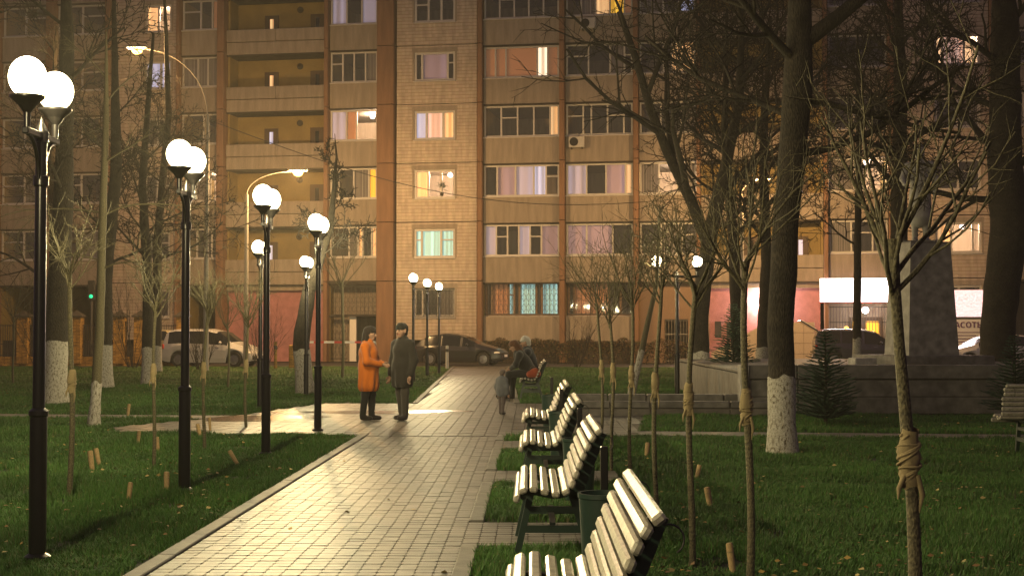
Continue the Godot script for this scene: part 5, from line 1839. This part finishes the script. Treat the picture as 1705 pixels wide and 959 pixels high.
func vegetation() -> void:
	var old = "old bare trees with whitewashed trunks"
	var P = {"wob": 0.16, "up": 0.05, "levels": 5, "n": [0, 7, 5, 4, 3], "ang": 0.75, "lr": 0.52, "rmin": 0.006, "from": 0.2}
	var PF = {"wob": 0.17, "up": 0.05, "levels": 5, "n": [0, 6, 4, 4, 2], "ang": 0.8, "lr": 0.54, "rmin": 0.012, "from": 0.2}
	# right foreground trunk with heavy limbs to the right
	big_tree("stout bare tree with a whitewashed foot in the right lawn", Vector3(3.22, 0, -18.5), [Vector3(0, 0, 0), Vector3(-0.02, 1.6, 0), Vector3(0.06, 3.0, 0), Vector3(0.22, 4.6, 0), Vector3(0.3, 6.4, -0.2), Vector3(0.2, 9.0, -0.4)], [0.175, 0.165, 0.17, 0.19, 0.13, 0.06], 0.98, [[3.82, Vector3(1, 0.12, -0.2), 2.6, 0.06], [4.55, Vector3(1, -0.1, 0.1), 2.2, 0.05], [5.25, Vector3(1, 0.75, 0.0), 3.2, 0.12], [4.3, Vector3(-1, 0.4, -0.6), 2.4, 0.05], [5.0, Vector3(-0.8, 0.6, 0.5), 2.6, 0.06], [6.2, Vector3(-0.5, 0.9, 0.3), 3.0, 0.08], [6.8, Vector3(0.7, 0.9, 0.6), 3.0, 0.07], [7.6, Vector3(-0.6, 1, -0.4), 2.5, 0.05]], 31, P, M.bark, old)
	# forked tree behind the twin globe lamp
	big_tree("forked bare tree with a whitewashed foot behind the twin globe lamp", Vector3(4.75, 0, -40.5), [Vector3(0, 0, 0), Vector3(0.0, 2.0, 0), Vector3(0.25, 4.1, 0), Vector3(0.7, 6.0, -0.1), Vector3(1.15, 8.0, -0.2), Vector3(1.3, 11.5, -0.2)], [0.26, 0.24, 0.22, 0.17, 0.13, 0.05], 1.0, [[4.0, Vector3(-0.3, 1, 0), 7.0, 0.19]] + rand_limbs(3, 5.2, 11.0, 11, 3.8, 0.08), 32, PF, M.bark, old)
	big_tree("thin bare tree beside the forked tree, tangled crown before the loggias", Vector3(6.6, 0, -46.0), [Vector3(0, 0, 0), Vector3(-0.1, 4, 0), Vector3(-0.4, 8, 0), Vector3(-0.3, 12, 0)], [0.2, 0.17, 0.12, 0.04], 1.0, rand_limbs(8, 4.2, 11.5, 12, 3.6, 0.07), 33, PF, M.bark, old)
	# broad dark trunk at the right edge
	big_tree("broad dark trunk at the right edge behind the terrace", Vector3(12.25, 0, -38.0), [Vector3(0, 0, 0), Vector3(0.05, 2, 0), Vector3(0.35, 4.2, 0), Vector3(0.25, 6.5, 0), Vector3(0.3, 9.5, 0), Vector3(0.2, 12.5, 0)], [0.46, 0.43, 0.5, 0.42, 0.36, 0.2], 0.0, [[5.0, Vector3(-1, 0.1, 0.1), 3.2, 0.11], [6.2, Vector3(-1, 0.5, 0.3), 3.4, 0.10], [5.6, Vector3(0.8, 0.6, 0.5), 3.2, 0.1], [7.4, Vector3(-0.8, 0.5, -0.6), 3.4, 0.1], [8.6, Vector3(-0.9, 0.5, 0.4), 3.2, 0.09], [9.5, Vector3(0.7, 0.8, 0.2), 3.0, 0.09]], 34, PF, M.bark, old)
	big_tree("dark straight trunk rising behind the stone figure", Vector3(11.1, 0, -43.5), [Vector3(0, 0, 0), Vector3(0.0, 5, 0), Vector3(0.1, 9, 0), Vector3(0.0, 13, 0)], [0.28, 0.25, 0.2, 0.08], 0.0, rand_limbs(14, 5.5, 12.5, 11, 3.6, 0.09), 35, PF, M.bark, old)
	big_tree("slender whitewashed tree in front of the glaring sign", Vector3(10.55, 0, -46.8), [Vector3(0, 0, 0), Vector3(0.05, 4, 0), Vector3(0.12, 8, 0), Vector3(0.1, 11.5, 0)], [0.15, 0.12, 0.09, 0.03], 1.35, rand_limbs(17, 4.0, 11.0, 10, 2.6, 0.04), 36, PF, M.bark, old)
	big_tree("bare tree filling the gap before the yellow landings on the right", Vector3(8.3, 0, -52.0), [Vector3(0, 0, 0), Vector3(0.2, 4, 0), Vector3(0.1, 8, 0), Vector3(0.4, 13, 0)], [0.24, 0.2, 0.15, 0.05], 1.0, rand_limbs(19, 4.5, 12.5, 13, 4.0, 0.08), 37, PF, M.bark, old)
	# left side
	big_tree("thick trunk with a tall whitewashed foot behind the nearest lamp", Vector3(-10.35, 0, -31.2), [Vector3(0, 0, 0), Vector3(0.05, 2, 0), Vector3(0.15, 4.5, 0), Vector3(0.2, 8, 0), Vector3(0.1, 10.5, 0)], [0.26, 0.24, 0.21, 0.15, 0.05], 1.36, rand_limbs(23, 4.0, 10.0, 5, 2.2, 0.06), 38, PF, M.bark, old)
	big_tree("slim pale tree with arching branches, whitewashed foot on the left lawn", Vector3(-7.3, 0, -24.0), [Vector3(0, 0, 0), Vector3(0.08, 1.5, 0), Vector3(0.12, 3.5, 0), Vector3(0.16, 5.2, 0), Vector3(0.15, 6.6, 0)], [0.085, 0.075, 0.065, 0.05, 0.012], 0.72, [[2.6, Vector3(1, 0.5, 0.1), 1.3, 0.018], [2.75, Vector3(-1, 0.5, 0.1), 1.2, 0.018], [3.5, Vector3(1, 0.5, -0.2), 1.5, 0.02], [3.55, Vector3(-1, 0.45, 0.2), 1.6, 0.02], [4.4, Vector3(0.9, 0.6, 0.4), 1.3, 0.018], [4.6, Vector3(-0.8, 0.6, -0.4), 1.3, 0.018], [5.4, Vector3(0.5, 0.8, -0.4), 1.2, 0.016], [5.8, Vector3(-0.6, 0.9, 0.2), 1.0, 0.014]], 39, {"wob": 0.15, "up": -0.12, "levels": 4, "n": [0, 5, 4, 3], "ang": 0.7, "lr": 0.5, "rmin": 0.004, "from": 0.3}, M.young_bark, old)
	big_tree("dark tree with a whitewashed foot behind the slim pale tree", Vector3(-11.9, 0, -40.0), [Vector3(0, 0, 0), Vector3(0.0, 3, 0), Vector3(0.3, 6, 0), Vector3(0.2, 11, 0)], [0.24, 0.2, 0.16, 0.05], 1.2, rand_limbs(25, 3.0, 8.0, 6, 2.4, 0.05), 40, PF, M.bark, old)
	big_tree("dark tree with a whitewashed foot left of the second lamp", Vector3(-11.4, 0, -42.7), [Vector3(0, 0, 0), Vector3(0.0, 3, 0), Vector3(-0.2, 6, 0), Vector3(0.1, 10.5, 0)], [0.17, 0.15, 0.12, 0.04], 1.1, rand_limbs(27, 3.4, 7.0, 5, 2.0, 0.05), 41, PF, M.bark, old)
	big_tree("leaning trunk with a whitewashed foot beside a lamp post", Vector3(-5.7, 0, -36.5), [Vector3(0, 0, 0), Vector3(-0.15, 1.2, 0), Vector3(0.05, 2.6, 0), Vector3(0.6, 4.2, 0), Vector3(0.75, 6.0, 0), Vector3(0.7, 6.6, 0)], [0.22, 0.22, 0.17, 0.09, 0.03, 0.008], 1.1, rand_limbs(29, 3.2, 6.0, 5, 1.0, 0.018), 42, PF, M.bark, old)
	big_tree("bare tree beyond the fence at the far left", Vector3(-19.5, 0, -58.0), [Vector3(0, 0, 0), Vector3(0.2, 5, 0), Vector3(0, 9, 0), Vector3(0.2, 14, 0)], [0.25, 0.2, 0.15, 0.05], 1.0, rand_limbs(45, 3.0, 13.5, 9, 3.4, 0.08), 43, PF, M.bark, old)
	big_tree("bare tree left of the tall street lamp", Vector3(-14.6, 0, -56.0), [Vector3(0, 0, 0), Vector3(0.0, 5, 0), Vector3(0.4, 10, 0), Vector3(0.2, 15, 0)], [0.2, 0.17, 0.13, 0.05], 1.0, rand_limbs(47, 4.0, 10.0, 8, 3.0, 0.06), 44, PF, M.bark, old)
	big_tree("pale leaning birch stem in the right lawn behind the saplings", Vector3(2.4, 0, -34.6), [Vector3(0, 0, 0), Vector3(0.3, 1.3, 0), Vector3(0.62, 2.7, 0), Vector3(0.7, 4.6, 0)], [0.08, 0.07, 0.055, 0.02], 1.1, rand_limbs(49, 2.4, 4.4, 7, 1.0, 0.02), 45, {"wob": 0.16, "up": 0.05, "levels": 4, "n": [0, 5, 4, 3], "ang": 0.7, "lr": 0.5, "rmin": 0.005}, M.young_bark, old)
	# saplings wrapped in burlap
	var row = "young wrapped saplings in the lawns"
	var sr = [
		["nearest sapling at the right, stem thick with a big burlap knot", Vector3(1.41, 0, -5.4), 1.9, 2.7, 0.024, 1.08, 9],
		["slender sapling left of the stout whitewashed tree", Vector3(1.3, 0, -8.75), 1.98, 2.85, 0.022, 1.1, 12],
		["slender sapling whose foot stands clear in the right lawn", Vector3(1.05, 0, -9.65), 1.86, 2.6, 0.02, 1.1, 12],
		["slender sapling just behind the nearest bench's back", Vector3(1.06, 0, -12.3), 1.95, 2.6, 0.019, 1.1, 11],
		["slender sapling fourth along the row behind the benches", Vector3(1.03, 0, -14.7), 1.9, 2.7, 0.018, 1.1, 11],
		["slender sapling fifth along the row behind the benches", Vector3(0.93, 0, -16.2), 1.8, 2.6, 0.018, 1.1, 11],
		["slender sapling sixth along the row behind the benches", Vector3(0.88, 0, -17.9), 1.9, 2.8, 0.018, 1.1, 10],
		["sapling right of the nearest lamp post with a twiggy crown", Vector3(-4.4, 0, -13.7), 2.15, 2.75, 0.024, 1.08, 11],
		["second sapling in the left lawn, near the wooden pegs", Vector3(-4.35, 0, -16.5), 1.9, 2.6, 0.02, 1.08, 12],
		["third sapling in the left lawn, right of the second lamp post", Vector3(-4.33, 0, -19.0), 1.85, 2.5, 0.02, 1.05, 12],
		["fourth sapling in the left lawn, before the silver van", Vector3(-4.65, 0, -23.5), 1.8, 2.6, 0.022, 1.0, 12],
		["thin sapling at the far left before the brick piers", Vector3(-15.5, 0, -43.0), 2.0, 3.4, 0.03, 0.0, 9],
		["thin sapling in front of the silver van's front door", Vector3(-8.4, 0, -40.0), 1.8, 3.0, 0.03, 0.0, 9],
		["pale birch sapling before the barred entrance", Vector3(-6.35, 0, -48.5), 3.2, 5.2, 0.05, 0.0, 9]]
	var sd = 100
	for e in sr:
		sapling(e[0], e[1], e[2], e[3], e[4], sd, row, e[5], e[6], Vector2(0.05 * sin(sd), 0.0))
		sd += 1
	fir("small dark fir beside the terrace's pale end post", Vector3(5.1, 0, -36.4), 2.3, 0.75, 61)
	fir("broad dark fir before the terrace wall, right of the stout tree", Vector3(4.95, 0, -24.3), 1.6, 0.62, 62)
	fir("dark fir at the right edge behind the bench", Vector3(8.75, 0, -26.2), 1.5, 0.55, 63)
	shrub("reddish bare shrub between the van and the second lamp post", Vector3(-13.4, 0, -58.5), 1.6, 12, 71)
	shrub("bare shrub by the boom barrier", Vector3(-11.2, 0, -60.0), 2.0, 12, 72)
	shrub("bare shrub before the building's foundation on the right of the bench sitters", Vector3(2.0, 0, -64.0), 2.4, 9, 73)
	shrub("bare shrub beside the brick pier on the far left", Vector3(-21.8, 0, -63.5), 3.4, 14, 74)
	shrub("tall bare shrub behind the thick whitewashed trunk", Vector3(-17.2, 0, -62.0), 4.0, 14, 75)
	hedge()

func hedge() -> void:
	var t = thing("hedge", "low brown hedge along the foot of the apartment block", "hedge", Vector3(0, 0, -70.6), deg_to_rad(-8.5))
	var rng = RandomNumberGenerator.new()
	rng.seed = 8
	var mb = MB.new()
	for k in 9000:
		var x = rng.randf_range(-2.2, 8.0)
		var z = rng.randf_range(-0.35, 0.35)
		var top = 1.15 + 0.08 * sin(x * 3.1) + 0.06 * sin(x * 7.3)
		var y = top * sqrt(rng.randf())
		var tn = rng.randf_range(0.5, 1.3)
		mb.col = Color(0.10 * tn, 0.06 * tn, 0.025 * tn) if rng.randf() < 0.7 else Color(0.05 * tn, 0.055 * tn, 0.02 * tn)
		var c = Vector3(x, y, z)
		var a = Vector3(rng.randf_range(-1, 1), rng.randf_range(-1, 1), rng.randf_range(-1, 1)).normalized() * 0.05
		var b = Vector3(rng.randf_range(-1, 1), rng.randf_range(-1, 1), rng.randf_range(-1, 1)).normalized() * 0.035
		mb.quad(c - a, c + b, c + a, c - b)
	part("foliage", mb, M.leaf, t)
	mb = MB.new()
	for k in 60:
		var x = rng.randf_range(-2.1, 7.9)
		mb.tube([Vector3(x, -0.1, rng.randf_range(-0.2, 0.2)), Vector3(x + rng.randf_range(-0.2, 0.2), 1.0, 0)], [0.015, 0.006], 4, false)
	part("stems", mb, M.bark, t)

# ---------------------------------------------------------------- lawn
func paved(x: float, z: float) -> bool:
	if x > -2.6 and x < -0.375 and z > -21.7: return true
	if z < -21.5 and z > -31.4 and Geometry2D.is_point_in_polygon(Vector2(x, z), PackedVector2Array([Vector2(-2.59, -21.6), Vector2(-6.5, -22.4), Vector2(-6.9, -23.6), Vector2(-5.6, -26.4), Vector2(-4.6, -31.4), Vector2(2.6, -31.4), Vector2(1.6, -21.6)])): return true
	if z <= -31.3:
		var f = (z + 31.3) / -34.0
		if x > lerpf(-2.6, -3.58, f) and x < lerpf(-0.22, -0.98, f): return true
	if x > -0.4 and x < 0.96:
		for b in [-11.2, -15.6, -20.0, -6.9]:
			if absf(z - b) < 0.69: return true
	if z < -20.0 and x > 1.5 and z > lerpf(-22.65, -20.95, (x - 1.7) / 14.3) and z < lerpf(-21.7, -20.15, (x - 1.6) / 14.4): return true
	if x < -5.5 and z > lerpf(-26.75, -29.45, (x + 5.55) / -24.45) and z < lerpf(-25.75, -28.55, (x + 5.9) / -24.1): return true
	if x > 4.0 and z < -27.25 and z > -41.5: return true
	return false

func lawn() -> void:
	var rng = RandomNumberGenerator.new()
	rng.seed = 3
	var patch = FastNoiseLite.new()
	patch.seed = 6; patch.frequency = 0.45; patch.fractal_octaves = 3
	# tufts of a few blades each, three shapes
	for kind in 3:
		var mb = MB.new()
		for k in 9:
			var a = rng.randf() * TAU
			var o = Vector3(rng.randf_range(-0.03, 0.03), -0.02, rng.randf_range(-0.03, 0.03))
			var h = rng.randf_range(0.035, 0.06)
			var d = Vector3(cos(a), 0, sin(a))
			var sdv = Vector3(-d.z, 0, d.x) * 0.0035
			var m = o + Vector3(0, h * 0.65, 0) + d * h * 0.18
			var tip = o + Vector3(0, h + 0.015, 0) + d * h * rng.randf_range(0.35, 0.9)
			var tn = rng.randf_range(0.75, 1.25)
			mb.col = Color(0.042 * tn, 0.115 * tn, 0.016 * tn) if rng.randf() < 0.93 else Color(0.11 * tn, 0.11 * tn, 0.04 * tn)
			mb.quad(o - sdv, o + sdv, m + sdv * 0.7, m - sdv * 0.7)
			mb.tri(m - sdv * 0.7, m + sdv * 0.7, tip)
		var spots = []
		var z = -4.5
		while z > -64.0:
			var step = 0.05 * maxf(1.0, -z / 14.0)
			var half = -z * 0.40 + 2.0
			var cnt = int(half * 2.0 / step * 0.62)
			for k in cnt:
				var x = rng.randf_range(-half, half)
				var zz = z + rng.randf_range(-step, step)
				if paved(x, zz): continue
				if zz < -63.0 + 0.12 * x and x > -4.0: continue
				if patch.get_noise_2d(x * 2.2, zz * 1.3) < -0.33 and rng.randf() < 0.75: continue
				spots.append([x, zz, step])
			z -= step
		var mm = MultiMesh.new()
		mm.transform_format = MultiMesh.TRANSFORM_3D
		mm.use_colors = true
		mm.mesh = mb.mesh()
		mm.instance_count = spots.size()
		for i in spots.size():
			var s: Array = spots[i]
			var sc: float = rng.randf_range(0.8, 1.25) * (1.0 + (s[2] / 0.05 - 1.0) * 0.55)
			mm.set_instance_transform(i, Transform3D(Basis(Vector3.UP, rng.randf() * TAU).scaled(Vector3(sc, rng.randf_range(0.7, 1.3) * (1.0 + 0.9 * patch.get_noise_2d(s[0], s[1])), sc)), Vector3(s[0], 0.0, s[1])))
			var g = rng.randf_range(0.8, 1.2) * (1.0 + 0.5 * patch.get_noise_2d(s[0] * 0.7 + 40.0, s[1] * 0.7))
			mm.set_instance_color(i, Color(g * rng.randf_range(0.9, 1.15), g, g))
		var o = MultiMeshInstance3D.new()
		o.name = numbered("grass")
		o.multimesh = mm
		o.material_override = M.grass
		add_child(o)
		tag(o, "short green grass covering the lawns on both sides", "grass", "", "stuff")
		print("grass ", spots.size())
	# fallen leaves
	var lm = MB.new()
	lm.quad(Vector3(-0.03, 0.0, 0), Vector3(0, 0.012, -0.02), Vector3(0.035, 0.004, 0), Vector3(0, 0.0, 0.022))
	var mm2 = MultiMesh.new()
	mm2.transform_format = MultiMesh.TRANSFORM_3D
	mm2.use_colors = true
	mm2.mesh = lm.mesh()
	var spots2 = []
	for k in 5200:
		var z = -9.0 * pow(7.0, rng.randf())
		var half = -z * 0.38 + 1.0
		var x = rng.randf_range(-half, half)
		if paved(x, z) and rng.randf() < 0.93: continue
		if patch.get_noise_2d(x * 0.8 + 90.0, z * 0.5) < 0.08 and rng.randf() < 0.8: continue
		spots2.append(Vector3(x, 0.004 if paved(x, z) else rng.randf_range(0.03, 0.05), z))
	mm2.instance_count = spots2.size()
	for i in spots2.size():
		var s = rng.randf_range(0.4, 0.95)
		mm2.set_instance_transform(i, Transform3D((Basis(Vector3.UP, rng.randf() * TAU) * Basis(Vector3.RIGHT, rng.randf_range(-0.5, 0.5))).scaled(Vector3.ONE * s), spots2[i]))
		var g = rng.randf_range(0.6, 1.2)
		mm2.set_instance_color(i, [Color(0.30, 0.20, 0.05), Color(0.20, 0.11, 0.04), Color(0.34, 0.27, 0.10)][rng.randi() % 3] * g)
	var lo = MultiMeshInstance3D.new()
	lo.name = "fallen_leaves"
	lo.multimesh = mm2
	lo.material_override = M.leaf
	add_child(lo)
	tag(lo, "small yellow and brown leaves strewn over the grass", "leaves", "", "stuff")
